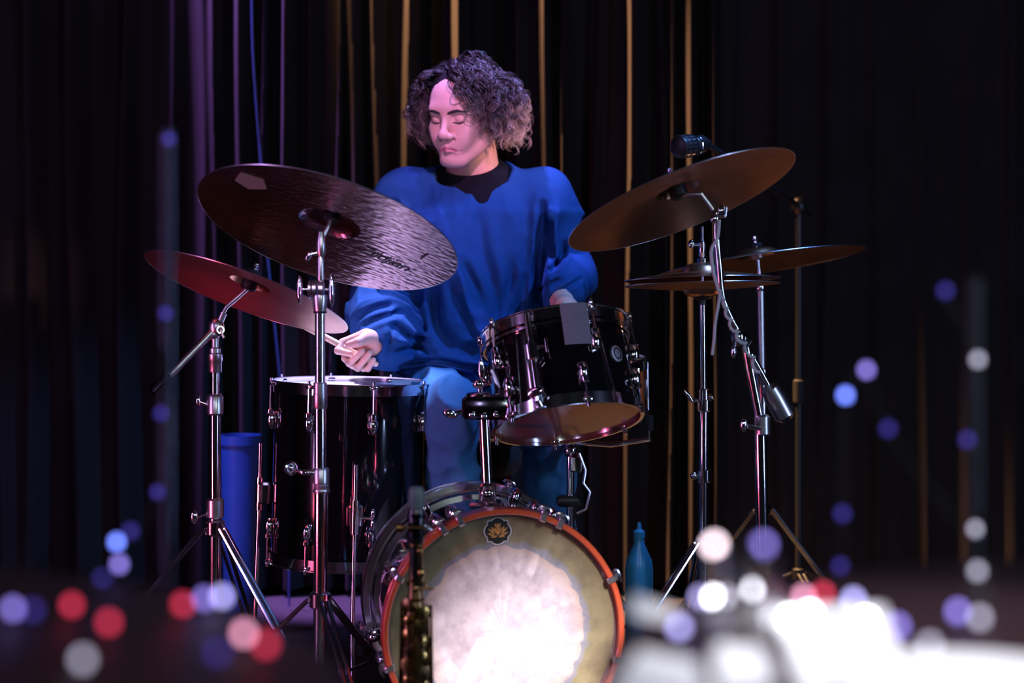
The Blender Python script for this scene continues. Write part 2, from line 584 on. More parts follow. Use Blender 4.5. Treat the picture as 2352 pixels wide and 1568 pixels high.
# ---------------------------------------------------------------- curtain
def curtain():
    DC = 5.62
    s = F / DC
    # (pixel column, left flank px, right flank px, depth)
    ridges = [(60, 22, 40, .08), (165, 16, 40, .09), (285, 10, 34, .08), (392, 9, 26, .08), (465, 12, 26, .10), (500, 5, 18, .07), (562, 12, 24, .11),
              (600, 6, 12, .07), (652, 8, 26, .10), (718, 6, 16, .06), (770, 4, 14, .07), (803, 6, 20, .09), (868, 5, 22, .08),
              (945, 8, 22, .11), (990, 5, 12, .05), (1046, 9, 16, .11), (1078, 22, 12, .09), (1103, 5, 18, .11), (1178, 6, 26, .11), (1250, 16, 26, .11),
              (1303, 5, 18, .09), (1368, 6, 16, .05), (1437, 5, 32, .11), (1520, 4, 10, .06), (1546, 5, 14, .08), (1586, 8, 22, .11), (1632, 7, 22, .10),
              (1705, 9, 30, .07), (1800, 12, 30, .08), (1900, 10, 30, .08), (2020, 12, 36, .08), (2130, 12, 30, .08), (2250, 12, 36, .08), (2330, 12, 30, .08)]
    ridges += [(px, 12, 34, .08) for px in list(range(-760, 40, 95)) + list(range(2430, 3140, 105))]
    x0, x1 = -2.45, 2.45
    nx, nz = 1900, 26
    xs = np.linspace(x0, x1, nx)
    zs = np.linspace(0.02, 3.35, nz)
    X, Z = np.meshgrid(xs, zs)
    Y = np.full_like(X, DC + 0.06)
    for i, (px, wl, wr, a) in enumerate(ridges):
        cx = (px - 1176) / s
        if px > 1700:
            a *= 0.25                    # folds made shallower on the right so they catch less light
        sway = 0.010 * np.sin(Z * 1.3 + i * 1.7) + 0.006 * np.sin(Z * 2.9 + i) - (Z - 1.0) * 0.010 * math.sin(i * 2.3)
        d = X - (cx + sway)
        w = np.where(d < 0, 1.6 * wl / s, wr / s) * (1 + 0.15 * np.sin(Z * 2 + i))
        Y -= a * np.exp(-(np.abs(d) / w) ** 1.7)
    Y += 0.004 * np.sin(X * 37) + 0.003 * np.sin(X * 91 + Z)
    mb = MB()
    mb.v = [tuple(q) for q in np.stack([X.ravel(), Y.ravel(), Z.ravel()], 1)]
    mb.f = [(j * nx + i, j * nx + i + 1, (j + 1) * nx + i + 1, (j + 1) * nx + i) for j in range(nz - 1) for i in range(nx - 1)]
    t = thing('stage_curtain', 'tall dark velvet curtain in deep folds hanging behind the drummer', 'curtain', (0, DC, 0))
    part('drape', mb, 'velvet', t, smooth=60)
    r = MB(); r.tube((x0 - .05, DC, 3.40), (x1 + .05, DC, 3.40), 0.02)
    part('curtain_rail', r, 'black_plastic', t)
    for k in range(34):
        x = x0 + 0.06 + k * (x1 - x0 - 0.12) / 33
        h = MB(); h.ring([(0.026 + 0.004 * math.cos(a), 0.004 * math.sin(a)) for a in (0, 1.57, 3.14, 4.71)], (x, DC, 3.375), (1, 0, 0), 16)
        part('curtain_ring', h, 'black_plastic', t)
    for px, z0 in ((-0.9, 3.4), (0.9, 3.4)):
        h = MB(); h.tube((px, DC, 3.40), (px, DC, 3.70), 0.008)
        part('ceiling_rod', h, 'black_plastic', t)


curtain()

pts = spline([P(578, -90, 5.35), P(580, 90, 5.35), P(588, 230, 5.35), P(600, 385, 5.35), P(612, 560, 5.36), P(626, 700, 5.37), P(642, 860, 5.38), P(655, 1000, 5.38), P(664, 1240, 5.38)], 8)
last = pts[-1].copy(); last.z = 0.012
first = pts[0].copy(); first.z = 3.70
t = thing('hanging_cable', 'thin blue cable hanging down in front of the curtain', 'cable', (last.x, last.y, 0))
part('cable', MB().path([first] + pts + [last], 0.0032, 8), 'cable_blue', t)
part('cable_ferrule', MB().tube(P(597, 330, 5.35), P(603, 420, 5.35), 0.0045), 'cable_blue', t)

# ================================================================ drums
LUG = {}


def lug_mesh(kind):
    """teardrop lug: local z along the drum, local x outward"""
    if kind in LUG:
        return LUG[kind]
    mb = MB()
    mb.ball((0.009, 0, 0), (0.013, 0.0115, 0.021), None, 14, 10)
    mb.lathe([(0.007, 0), (0.009, 0.002), (0.009, 0.010), (0.006, 0.013)], (0.013, 0, 0.014), (0, 0, 1), 12)
    mb.box((0.001, 0, 0), (0.006, 0.018, 0.040), None, 0.002)
    LUG[kind] = mb.mesh('lug')
    LUG[kind].materials.append(MATS['chrome'])
    return LUG[kind]


def rot_z(a):
    return Matrix.Rotation(a, 4, 'Z')


def triple_hoop(R, h, up=1):
    """pressed metal hoop, closed profile in (r, h)"""
    return [(R - 0.002, h), (R + 0.002, h - up * 0.010), (R + 0.002, h + up * 0.012), (R + 0.006, h + up * 0.0135), (R + 0.006, h + up * 0.0155), (R - 0.002, h + up * 0.016)]


def lugs_and_rods(t, R, h_lug, h_hoop, n, a0, up=1, skip=()):
    for k in range(n):
        if k in skip:
            continue
        a = a0 + 2 * math.pi * k / n
        flip = Matrix.Identity(4) if up > 0 else Matrix.Rotation(math.pi, 4, 'X')
        lg = part('lug', lug_mesh('std'), 'chrome', t, M=rot_z(a) @ Matrix.Translation((R, 0, h_lug)) @ flip)
        x = R + 0.013
        rod = MB()
        p0, p1 = (x * math.cos(a), x * math.sin(a), h_lug + up * 0.02), (x * math.cos(a), x * math.sin(a), h_hoop + up * 0.012)
        rod.tube(p0, p1, 0.0028, seg=8)
        rod.lathe([(0.005, 0), (0.0055, 0.003), (0.0035, 0.004), (0.0035, 0.010)] if up > 0 else [(0.005, 0), (0.0055, 0.003), (0.0035, 0.004), (0.0035, 0.010)], p1, (0, 0, up), 10)
        part('tension_rod', rod, 'chrome', t, world=False)
        ear = MB()
        ear.box(((R + 0.009) * math.cos(a), (R + 0.009) * math.sin(a), h_hoop + up * 0.008), (0.014, 0.018, 0.008), Matrix.Rotation(a, 3, 'Z'), 0.002)
        part('hoop_ear', ear, 'chrome', t, world=False)


# ---------------------------------------------------------------- bass drum
def bass_drum():
    cf, cr = P(1160, 1450, 3.80), P(1085, 1360, 4.22)
    ax = (cf - cr).normalized()                 # points to the listeners
    R = 0.2435
    L = (cf - cr).length
    M = M4(cr, frame(ax, (1, 0, 0)))            # local z forward, local x to the right, local y up
    t = thing('bass_drum', 'black bass drum with orange wooden front hoop and worn white head', 'drum', M=M)
    r = 0.226
    part('shell', MB().lathe([(r, 0.03), (r, L - 0.03)], seg=72, caps=False), 'black_lacquer', t, world=False)
    # front hoop and head
    part('front_hoop', MB().ring([(R - 0.011, L - 0.045), (R, L - 0.045), (R + 0.001, L - 0.022), (R, L - 0.002), (R - 0.002, L), (R - 0.009, L), (R - 0.011, L - 0.002)], seg=96), 'hoop_orange', t, world=False)
    part('front_head', MB().lathe([(0.0005, 0), (0.12, 0.0), (0.2322, 0.0)], (0, 0, 0), (0, 0, 1), 72), 'worn_shaded_head', t, world=False, M=Matrix.Translation((0, 0, L - 0.022)))
    part('head_collar', MB().ring([(0.2265, L - 0.05), (0.2325, L - 0.05), (0.2325, L - 0.0215), (0.2265, L - 0.0215)], seg=72), 'satin_chrome', t, world=False)
    # rear hoop: black with two bright edges
    part('rear_hoop', MB().ring([(R - 0.012, -0.012), (R, -0.012), (R, 0.030), (R - 0.012, 0.030)], seg=96), 'black_chrome', t, world=False)
    for h0, h1 in ((-0.014, -0.003), (0.021, 0.032)):
        part('hoop_band', MB().ring([(R - 0.012, h0), (R + 0.001, h0), (R + 0.003, (h0 + h1) / 2), (R + 0.001, h1), (R - 0.012, h1)], seg=96), 'hoop_chrome', t, world=False)
    part('rear_head', MB().lathe([(0.001, 0.0), (0.228, 0.0)], (0, 0, 0.004), seg=64), 'coated_head', t, world=False)
    # claws, tension rods and lugs
    for k, deg in enumerate((24, 62, 71, 112, 121, 152, 196, 232, 308, 344)):
        a = math.radians(deg)
        rot = rot_z(a)
        for z0, up, nm in ((L, 1, 'claw'), (-0.012, -1, 'rear_claw')):
            if nm == 'rear_claw' and k % 2 == 1:
                continue
            c = MB()
            c.box((R + 0.004, 0, z0 - up * 0.018), (0.007, 0.013, 0.040), None, 0.002)
            c.box((R - 0.005, 0, z0 + up * 0.002), (0.018, 0.013, 0.005), None, 0.002)
            c.box((R - 0.013, 0, z0 - up * 0.003), (0.004, 0.012, 0.012), None, 0.0015)
            c.lathe([(0.004, 0), (0.0075, 0.004), (0.0075, 0.012), (0.004, 0.016)], (R + 0.009, 0, z0 - up * 0.034), (0, 0, up), 12)
            cl = part(nm, c, 'satin_chrome', t, world=False, M=rot)
            rd = MB()
            rd.tube((R + 0.009, 0, z0 - up * 0.034), (R + 0.009, 0, z0 - up * 0.10), 0.0028, seg=8)
            rd.path([(R + 0.009, -0.014, z0 - up * 0.012), (R + 0.013, -0.010, z0 - up * 0.012), (R + 0.015, 0, z0 - up * 0.012), (R + 0.013, 0.010, z0 - up * 0.012), (R + 0.009, 0.014, z0 - up * 0.012)], 0.003, 8)
            part('tension_rod', rd, 'chrome', cl, world=False)
            lg = MB()
            lg.ball((r + 0.012, 0, z0 - up * 0.115), (0.020, 0.014, 0.024), None, 14, 10)
            lg.ball((r + 0.018, 0, z0 - up * 0.092), (0.011, 0.011, 0.011), None, 12, 8)
            part('lug', lg, 'chrome', t, world=False, M=rot)
    # spurs
    for sx in (-1, 1):
        sp = MB()
        a = math.radians(-35 if sx > 0 else 215)
        p0 = Vector((r * math.cos(a), r * math.sin(a), L * 0.62))
        wend = M @ p0 + Vector((sx * 0.13, -0.10, 0))
        wend.z = 0.006
        p1 = M.inverted() @ wend
        sp.tube(p0, p1, 0.007)
        spp = part('spur', sp, 'chrome', t, world=False)
        part('spur_tip', MB().ball(p1, 0.010), 'black_rubber', spp, world=False)
        part('spur_bracket', MB().box(p0, (0.035, 0.05, 0.05), Matrix.Rotation(a, 3, 'Z'), 0.006), 'chrome', t, world=False)
    # emblem on the head
    em = Matrix.Translation(((1147 - 1160) * 3.8 / F, (1450 - 1222) * 3.8 / F, L - 0.0215))

    def barbed(sc, q=0.76, c=0.42, rho=0.58):
        out = []
        for i in range(160):
            th = 2 * math.pi * i / 160
            best = q / max(abs(math.cos(th)), abs(math.sin(th)))
            for k in range(4):
                d = th - k * math.pi / 2
                disc = rho * rho - (c * math.sin(d)) ** 2
                if disc > 0:
                    best = max(best, c * math.cos(d) + math.sqrt(disc))
            # square corners only near the diagonals
            out.append((best * math.cos(th) * sc, best * math.sin(th) * sc))
        return out
    S = 34 * 3.8 / F
    ek = part('emblem', MB().slab(barbed(S), 0, 0.0004), 'sticker_black', t, world=False, M=em, smooth=0, label='black emblem with a gold lotus flower')
    part('emblem_outline', MB().slab(barbed(S * 0.955), 0.0004, 0.0006), 'sticker_white', ek, world=False, smooth=0)
    part('emblem_field', MB().slab(barbed(S * 0.90), 0.0006, 0.0008), 'sticker_black', ek, world=False, smooth=0)
    # petals: (tip x, tip y, base x, base y, half width) in units of the emblem's half size, y up
    pet = [(0.0, 0.56, 0.0, 0.06, .085), (-.17, .54, -.15, .30, .055), (.15, .56, .13, .30, .055), (-.25, .28, -.04, -.18, .085), (.24, .30, -.04, -.30, .095),
           (-.45, .32, -.27, -.05, .06), (.46, .36, .29, -.05, .06), (-.70, .20, -.18, -.22, .06), (.70, .26, .20, -.20, .06),
           (-.74, -.14, -.24, -.30, .06), (.76, -.08, .24, -.28, .06), (-.50, -.40, -.03, -.36, .065), (.52, -.36, .06, -.36, .065)]
    for tx, ty, bx, by, w in pet:
        d = Vector((tx - bx, ty - by))
        nrm = Vector((-d.y, d.x)).normalized()
        po = []
        for k in range(9):
            u = k / 8
            po.append(Vector((bx, by)) + d * u + nrm * w * math.sin(math.pi * u ** 0.8) ** 0.9)
        for k in range(7, 0, -1):
            u = k / 8
            po.append(Vector((bx, by)) + d * u - nrm * w * math.sin(math.pi * u ** 0.8) ** 0.9)
        part('petal', MB().slab([(q.x * S * 0.98, q.y * S * 0.98) for q in po], 0.0008, 0.0011), 'sticker_gold', ek, world=False, smooth=0)
    return t, M, R, L


BD, BD_M, BD_R, BD_L = bass_drum()


# ---------------------------------------------------------------- floor tom
def floor_tom():
    c = P(808, 873, 4.45)                      # centre of the top
    s = F / 4.45
    R = 0.178
    H = 0.395
    n = Vector((0.022, 0.004, 1.0)).normalized()
    M = M4(c - n * (H + 0.016), frame(n, (1, 0, 0)))
    t = thing('floor_tom', 'tall black floor tom standing on three chrome legs', 'drum', M=M)
    part('shell', MB().lathe([(R, 0.008), (R, H - 0.006)], seg=64, caps=False), 'black_lacquer', t, world=False)
    part('batter_head', MB().lathe([(0.001, H + 0.003), (R + 0.002, H + 0.003), (R + 0.004, H - 0.004)], seg=64), 'coated_head', t, world=False)
    part('top_hoop', MB().ring(triple_hoop(R + 0.007, H), seg=64), 'chrome', t, world=False)
    part('bottom_hoop', MB().ring(triple_hoop(R + 0.007, 0.006, -1), seg=64), 'chrome', t, world=False)
    part('bottom_head', MB().lathe([(0.001, 0.004), (R + 0.002, 0.004)], seg=64), 'clear_head', t, world=False)
    A0 = math.radians(-70)
    lugs_and_rods(t, R, H - 0.075, H, 8, A0)
    lugs_and_rods(t, R, 0.075, 0.006, 8, A0, -1)
    Minv = M.inverted()
    for px, (ztop, zbr) in ((838, (1048, 1160)), (600, (1070, 1130)), (980, (1090, 1180))):
        # angle of the leg round the shell
        pp = P(px, zbr, 4.45)
        dx = (pp.x - c.x) / (R + 0.03)
        dx = max(-0.999, min(0.999, dx))
        a = -math.acos(dx) if px != 980 else math.radians(60)
        q = Vector((math.cos(a), math.sin(a), 0))
        hb = (Minv @ pp).z if px != 980 else 0.12
        top = hb + 0.115
        leg = MB()
        o = q * (R + 0.030)
        floorz = (Minv @ Vector((0, 4.45, 0.012))).z
        leg.path([o + Vector((0, 0, top)), o + Vector((0, 0, hb - 0.02)), o + Vector((0, 0, floorz + 0.12)) + q * 0.004, o + q * 0.05 + Vector((0, 0, floorz + 0.03))], 0.0055, 10)
        lg = part('leg', leg, 'chrome', t, world=False)
        part('rubber_foot', MB().lathe([(0.011, 0), (0.012, 0.02), (0.008, 0.035)], o + q * 0.05 + Vector((0, 0, floorz)), (0, 0, 1), 14), 'black_rubber', lg, world=False)
        br = MB()
        br.box(q * (R + 0.018) + Vector((0, 0, hb)), (0.032, 0.036, 0.050), Matrix.Rotation(a, 3, 'Z'), 0.005)
        br.tube(o + Vector((0, 0, hb - 0.04)), o + Vector((0, 0, hb + 0.036)), 0.010)
        bk = part('leg_bracket', br, 'chrome', t, world=False)
        wg = MB()
        side = Vector((-q.y, q.x, 0)) * (1 if px != 600 else -1)
        wp = o + side * 0.04 + Vector((0, 0, hb - 0.004))
        wg.tube(o + Vector((0, 0, hb - 0.004)), wp, 0.004)
        wg.ball(wp + Vector((0, 0, -0.016)), (0.006, 0.006, 0.016))
        wg.ball(wp + Vector((0, 0, 0.010)), (0.006, 0.006, 0.012))
        part('wing_screw', wg, 'chrome', bk, world=False)
    return t


floor_tom()


# ---------------------------------------------------------------- rack tom
def rack_tom():
    D = 4.10
    R = 0.1525
    H = 0.198
    # bottom rim: ellipse in the photograph
    Mb, rb = disc_frame(1304, 972, D - 0.02, 176, 45, -8.0, True)
    M = Mb
    t = thing('rack_tom', 'small black rack tom tilted toward the drummer with grey tape on its hoop', 'drum', M=M)
    part('shell', MB().lathe([(R, 0.008), (R, H - 0.006)], seg=64, caps=False), 'black_lacquer', t, world=False)
    part('batter_head', MB().lathe([(0.001, H + 0.002), (R + 0.003, H + 0.002), (R + 0.004, H - 0.006)], seg=64), 'coated_head', t, world=False)
    part('top_hoop', MB().ring(triple_hoop(R + 0.006, H), seg=72), 'chrome', t, world=False)
    part('hoop_flange', MB().ring([(R + 0.004, H - 0.022), (R + 0.008, H - 0.022), (R + 0.008, H - 0.016), (R + 0.004, H - 0.016)], seg=72), 'chrome', t, world=False)
    part('bottom_hoop', MB().ring(triple_hoop(R + 0.006, 0.012, -1), seg=72), 'chrome', t, world=False)
    part('resonant_head', MB().lathe([(R + 0.004, 0.012), (R + 0.003, 0.004), (0.001, 0.004)], seg=64), 'red_reflection_head', t, world=False)
    for angs, hl, hh, up in (((-142, -60, -4, 56, 116, 176), H - 0.066, H, 1), ((-73, -18, -133, 42, 102, 162), 0.066, 0.012, -1)):
        for deg in angs:
            a = math.radians(deg)
            x = R + 0.013
            flip = Matrix.Identity(4) if up > 0 else Matrix.Rotation(math.pi, 4, 'X')
            part('lug', lug_mesh('std'), 'chrome', t, M=rot_z(a) @ Matrix.Translation((R, 0, hl)) @ flip)
            rod = MB()
            p0, p1 = Vector((x * math.cos(a), x * math.sin(a), hl + up * 0.02)), Vector((x * math.cos(a), x * math.sin(a), hh + up * 0.014))
            rod.tube(p0, p1, 0.003, seg=8)
            rod.lathe([(0.0055, 0), (0.006, 0.003), (0.004, 0.004), (0.004, 0.011)], p1, (0, 0, up), 10)
            part('tension_rod', rod, 'chrome', t, world=False)
            ear = MB(); ear.box(((R + 0.010) * math.cos(a), (R + 0.010) * math.sin(a), hh + up * 0.008), (0.014, 0.019, 0.009), Matrix.Rotation(a, 3, 'Z'), 0.002)
            part('hoop_ear', ear, 'chrome', t, world=False)
    # grey tape hanging over the hoop
    tp = MB()
    cols = 8
    rows = [(R - 0.02, H + 0.0185), (R + 0.004, H + 0.0185), (R + 0.0135, H + 0.016), (R + 0.0145, H - 0.01), (R + 0.0125, H - 0.045), (R + 0.011, H - 0.073)]
    vs = []
    for rr, hh in rows:
        for k in range(cols + 1):
            a = math.radians(-84) + math.radians(20.5) * k / cols
            vs.append((rr * math.cos(a), rr * math.sin(a), hh))
    for rr, hh in rows:
        for k in range(cols + 1):
            a = math.radians(-84) + math.radians(20.5) * k / cols
            vs.append(((rr - 0.0009) * math.cos(a), (rr - 0.0009) * math.sin(a), hh - 0.0009))
    n = len(rows) * (cols + 1)
    fs = []
    for j in range(len(rows) - 1):
        for k in range(cols):
            i = j * (cols + 1) + k
            fs.append((i, i + 1, i + cols + 2, i + cols + 1))
            fs.append((n + i, n + i + cols + 1, n + i + cols + 2, n + i + 1))
    tp.add(vs, fs)
    part('tape_strip', tp, 'grey_tape', t, world=False, label='grey tape strip folded over the hoop')
    # round badge
    a = math.radians(-37)
    bd = MB(); bd.lathe([(0.018, 0), (0.018, 0.002), (0.015, 0.003)], (R * math.cos(a), R * math.sin(a), H * 0.56), (math.cos(a), math.sin(a), 0), 28)
    bg = part('badge', bd, 'badge_silver', t, world=False)
    bd = MB(); bd.ring([(0.010, 0.0031), (0.013, 0.0031), (0.013, 0.0038), (0.010, 0.0038)], (R * math.cos(a), R * math.sin(a), H * 0.56), (math.cos(a), math.sin(a), 0), 28)
    part('badge_ring', bd, 'black_plastic', bg, world=False)
    # suspension rail and clamp that carry it
    a = math.radians(-108)
    q = Vector((math.cos(a), math.sin(a), 0))
    sm = MB()
    sm.tube(q * (R + 0.020) + Vector((0, 0, 0.035)), q * (R + 0.020) + Vector((0, 0, H + 0.005)), 0.0065)
    rail = part('suspension_rod', sm, 'chrome', t, world=False)
    sm = MB(); sm.box(q * (R + 0.012) + Vector((0, 0, H * 0.60)), (0.034, 0.034, 0.050), Matrix.Rotation(a, 3, 'Z'), 0.009)
    part('rod_clamp', sm, 'chrome', rail, world=False)
    sm = MB(); sm.box(q * (R + 0.022) + Vector((0, 0, 0.030)), (0.026, 0.036, 0.018), Matrix.Rotation(a, 3, 'Z'), 0.004)
    part('rod_foot', sm, 'chrome', rail, world=False)
    side = Vector((-q.y, q.x, 0))
    sm = MB(); sm.tube(q * (R + 0.02) + Vector((0, 0, H * 0.63)), q * (R + 0.02) + side * 0.032 + Vector((0, 0, H * 0.63)), 0.004)
    sm.box(q * (R + 0.02) + side * 0.034 + Vector((0, 0, H * 0.63)), (0.008, 0.006, 0.032), Matrix.Rotation(a, 3, 'Z'), 0.002)
    part('wing_screw', sm, 'chrome', rail, world=False)
    return t, M, q * (R + 0.022) + Vector((0, 0, 0.030))


RT, RT_M, RT_FOOT = rack_tom()


# ---------------------------------------------------------------- tom holder on the bass drum
def tom_holder():
    base = P(1120, 1140, 4.02)
    bot = P(1116, 1172, 4.02)
    t = thing('tom_mount', 'chrome post with clamp block rising from the bass drum to hold the small tom', 'tom mount', bot)
    m = MB(); m.box(bot + Vector((0, 0, 0.012)), (0.070, 0.07, 0.016), None, 0.004)
    part('base_plate', m, 'chrome', t)
    m = MB(); m.box(base + Vector((0, 0, 0.006)), (0.036, 0.045, 0.048), None, 0.006)
    bb = part('base_clamp', m, 'chrome', t)
    m = MB(); m.tube(base + Vector((0.0, -0.02, 0.012)), base + Vector((0.0, -0.045, 0.012)), 0.0045); m.ball(base + Vector((0, -0.047, 0.012)), (0.014, 0.005, 0.009))
    part('wing_screw', m, 'chrome', bb)
    m = MB(); m.tube(base, P(1111, 940, 4.02), 0.0115, seg=20)
    part('post', m, 'chrome', t)
    m = MB(); m.box(P(1128, 935, 4.02), (0.122, 0.060, 0.048), None, 0.007)
    bl = part('clamp_block', m, 'black_chrome', t)
    m = MB(); m.lathe([(0.030, 0), (0.028, 0.006), (0.022, 0.010)], P(1100, 912, 4.02), (0, 0, 1), 24); m.box(P(1150, 910, 4.02), (0.050, 0.05, 0.010), None, 0.003)
    part('block_cap', m, 'chrome', bl)
    m = MB(); m.box(P(1160, 902, 4.01), (0.026, 0.03, 0.022), None, 0.004); m.tube(P(1160, 905, 4.01), P(1160, 880, 4.01), 0.005)
    part('ratchet', m, 'chrome', bl)
    m = MB()
    a, b = P(1066, 945, 4.0), P(1034, 950, 3.99)
    m.tube(a, b, 0.006); m.ball(b, (0.016, 0.007, 0.009), Matrix.Rotation(0.3, 3, 'Y'))
    part('wing_bolt', m, 'chrome', bl)
    for k in range(4):
        m = MB(); m.lathe([(0.006, 0), (0.006, 0.006), (0.003, 0.008)], P(1084 + 28 * k, 952 + (k % 2) * 4, 3.99), (0, -1, 0), 10)
        part('bolt', m, 'chrome', bl)
    m = MB(); m.tube(P(1103, 900, 4.02), P(1102, 876, 4.02), 0.006); m.ball(P(1106, 850, 4.02), (0.007, 0.004, 0.024), Matrix.Rotation(-0.05, 3, 'Y')); m.ball(P(1100, 882, 4.01), (0.014, 0.010, 0.010))
    part('wing_lever', m, 'chrome', bl)
    foot = RT_M @ RT_FOOT
    m = MB()
    m.path(spline([P(1180, 944, 4.01), P(1215, 936, 4.0), P(1240, 928, foot.y - 0.01), foot + Vector((0.0, -0.004, -0.02)), foot], 6), 0.0062, 12)
    part('l_rod', m, 'chrome', t)


tom_holder()


# ---------------------------------------------------------------- snare drum
def snare():
    R, H = 0.170, 0.125
    c = P(1312, 838, 4.47)
    n = Vector((-0.02, -0.045, 1)).normalized()
    M = M4(c - n * H, frame(n, (1, 0, 0)))
    t = thing('snare_drum', 'orange wooden snare drum half hidden behind the small tom', 'drum', M=M)
    part('shell', MB().lathe([(R, 0.006), (R, H - 0.006)], seg=56, caps=False), 'snare_wood', t, world=False)
    part('batter_head', MB().lathe([(0.001, H + 0.002), (R + 0.003, H + 0.002), (R + 0.004, H - 0.006)], seg=56), 'cream_head', t, world=False)
    part('top_hoop', MB().ring(triple_hoop(R + 0.006, H), seg=56), 'chrome', t, world=False)
    part('bottom_hoop', MB().ring(triple_hoop(R + 0.006, 0.008, -1), seg=56), 'chrome', t, world=False)
    part('snare_side_head', MB().lathe([(0.001, 0.003), (R + 0.003, 0.003)], seg=56), 'clear_head', t, world=False)
    for k in range(8):
        a = math.radians(-80) + 2 * math.pi * k / 8
        tl = MB()
        x = R + 0.012
        tl.tube((x * math.cos(a), x * math.sin(a), 0.012), (x * math.cos(a), x * math.sin(a), H), 0.004, seg=8)
        tl.box(((R + 0.006) * math.cos(a), (R + 0.006) * math.sin(a), H / 2), (0.014, 0.014, 0.05), Matrix.Rotation(a, 3, 'Z'), 0.003)
        part('tube_lug', tl, 'chrome', t, world=False)
    # stand
    top = c - n * (H + 0.03)
    fl = Vector((top.x - 0.005, top.y, 0))
    t = thing('snare_stand', 'chrome snare stand with basket arms seen below the small tom', 'stand', fl)
    m = MB(); m.tube(Vector((fl.x, fl.y, 0.10)), Vector((fl.x, fl.y, 0.36)), 0.0125); part('lower_tube', m, 'chrome', t)
    m = MB(); m.tube(Vector((fl.x, fl.y, 0.34)), Vector((fl.x, fl.y, top.z - 0.03)), 0.0095); part('upper_tube', m, 'chrome', t)
    m = MB(); m.box(Vector((fl.x - 0.005, fl.y - 0.004, 0.42)), (0.055, 0.035, 0.026), None, 0.007); part('height_clamp', m, 'black_plastic', t)
    m = MB(); m.ball(Vector((fl.x, fl.y, top.z - 0.045)), 0.018); m.box(Vector((fl.x + 0.012, fl.y - 0.01, top.z - 0.075)), (0.03, 0.024, 0.04), None, 0.005); part('tilter', m, 'chrome', t)
    for k in range(3):
        a = math.radians(100 + 120 * k)
        q = Vector((math.cos(a), math.sin(a), 0))
        hub = Vector((fl.x, fl.y, top.z - 0.025))
        e = hub + q * (R + 0.022) + Vector((0, 0, 0.012))
        m = MB(); m.path([hub, hub + q * 0.10 + Vector((0, 0, -0.004)), e, e + Vector((0, 0, 0.05))], 0.006, 8)
        ar = part('basket_arm', m, 'chrome', t)
        m = MB(); m.tube(e + Vector((0, 0, 0.02)), e + Vector((0, 0, 0.055)), 0.010); part('rubber_grip', m, 'black_rubber', ar)
    tripod(t, fl, 0.30, 0.30, 95)
    m = MB(); m.path([Vector((fl.x + 0.02, fl.y - 0.02, top.z - 0.05)), Vector((fl.x + 0.035, fl.y - 0.02, top.z - 0.09)), Vector((fl.x + 0.030, fl.y - 0.02, top.z - 0.12)), Vector((fl.x + 0.045, fl.y - 0.02, top.z - 0.14)), Vector((fl.x + 0.036, fl.y - 0.02, top.z - 0.18)), Vector((fl.x + 0.014, fl.y - 0.02, top.z - 0.19))], 0.0035, 8)
    part('tilt_lever', m, 'satin_chrome', t)


def tripod(t, base, height, spread, a0, mt='chrome', tube_r=0.0125):
    """three double-braced legs from a collar on the tube at base, each with a rubber foot"""
    b = Vector((base[0], base[1], 0))
    m = MB(); m.lathe([(tube_r + 0.002, 0), (tube_r + 0.008, 0.004), (tube_r + 0.008, 0.03), (tube_r + 0.002, 0.034)], b + Vector((0, 0, height - 0.017)), (0, 0, 1), 18)
    part('leg_collar', m, mt, t)
    m = MB(); m.lathe([(tube_r + 0.001, 0), (tube_r + 0.006, 0.003), (tube_r + 0.006, 0.022), (tube_r + 0.001, 0.025)], b + Vector((0, 0, height * 0.40)), (0, 0, 1), 18)
    part('brace_collar', m, mt, t)
    for k in range(3):
        a = math.radians(a0 + 120 * k)
        q = Vector((math.cos(a), math.sin(a), 0))
        s_ = Vector((-q.y, q.x, 0))
        m = MB()
        for sd in (-1, 1):
            m.tube(b + q * (tube_r + 0.010) + s_ * 0.007 * sd + Vector((0, 0, height)), b + q * spread + s_ * 0.007 * sd + Vector((0, 0, 0.018)), 0.0048, seg=8)
        lg = part('leg', m, mt, t)
        mid = b + q * (spread * 0.55) + Vector((0, 0, height * 0.46))
        m = MB(); m.tube(b + q * (tube_r + 0.006) + Vector((0, 0, height * 0.42)), mid, 0.004, seg=8)
        part('brace', m, mt, t)
        m = MB(); m.lathe([(0.014, 0), (0.016, 0.008), (0.015, 0.026), (0.008, 0.032)], b + q * spread, (0, 0, 1), 14)
        part('rubber_foot', m, 'black_rubber', lg)


snare()

# ================================================================ cymbals and stands
def cym_profile(R, bell=0.22, bow=0.085, bellh=0.075):
    """heights over the rim plane for a cymbal of radius R, from the hole outward"""
    rb = R * bell
    h_b = R * bow
    h_t = h_b + R * bellh
    pr = [(0.0065, h_t)]
    for u in (0.25, 0.45, 0.62, 0.78, 0.90):
        pr.append((rb * u, h_b + (h_t - h_b) * math.sqrt(max(0.0, 1 - (u * 0.98) ** 2.6))))
    pr.append((rb, h_b + 0.0005))
    for u in (0.08, 0.2, 0.35, 0.5, 0.65, 0.8, 0.92, 1.0):
        pr.append((rb + (R - rb) * u, h_b * (1 - u ** 1.35)))
    return pr


def cym_height(pr, r):
    for (r0, h0), (r1, h1) in zip(pr[:-1], pr[1:]):
        if r0 <= r <= r1:
            return h0 + (h1 - h0) * (r - r0) / (r1 - r0)
    return 0.0


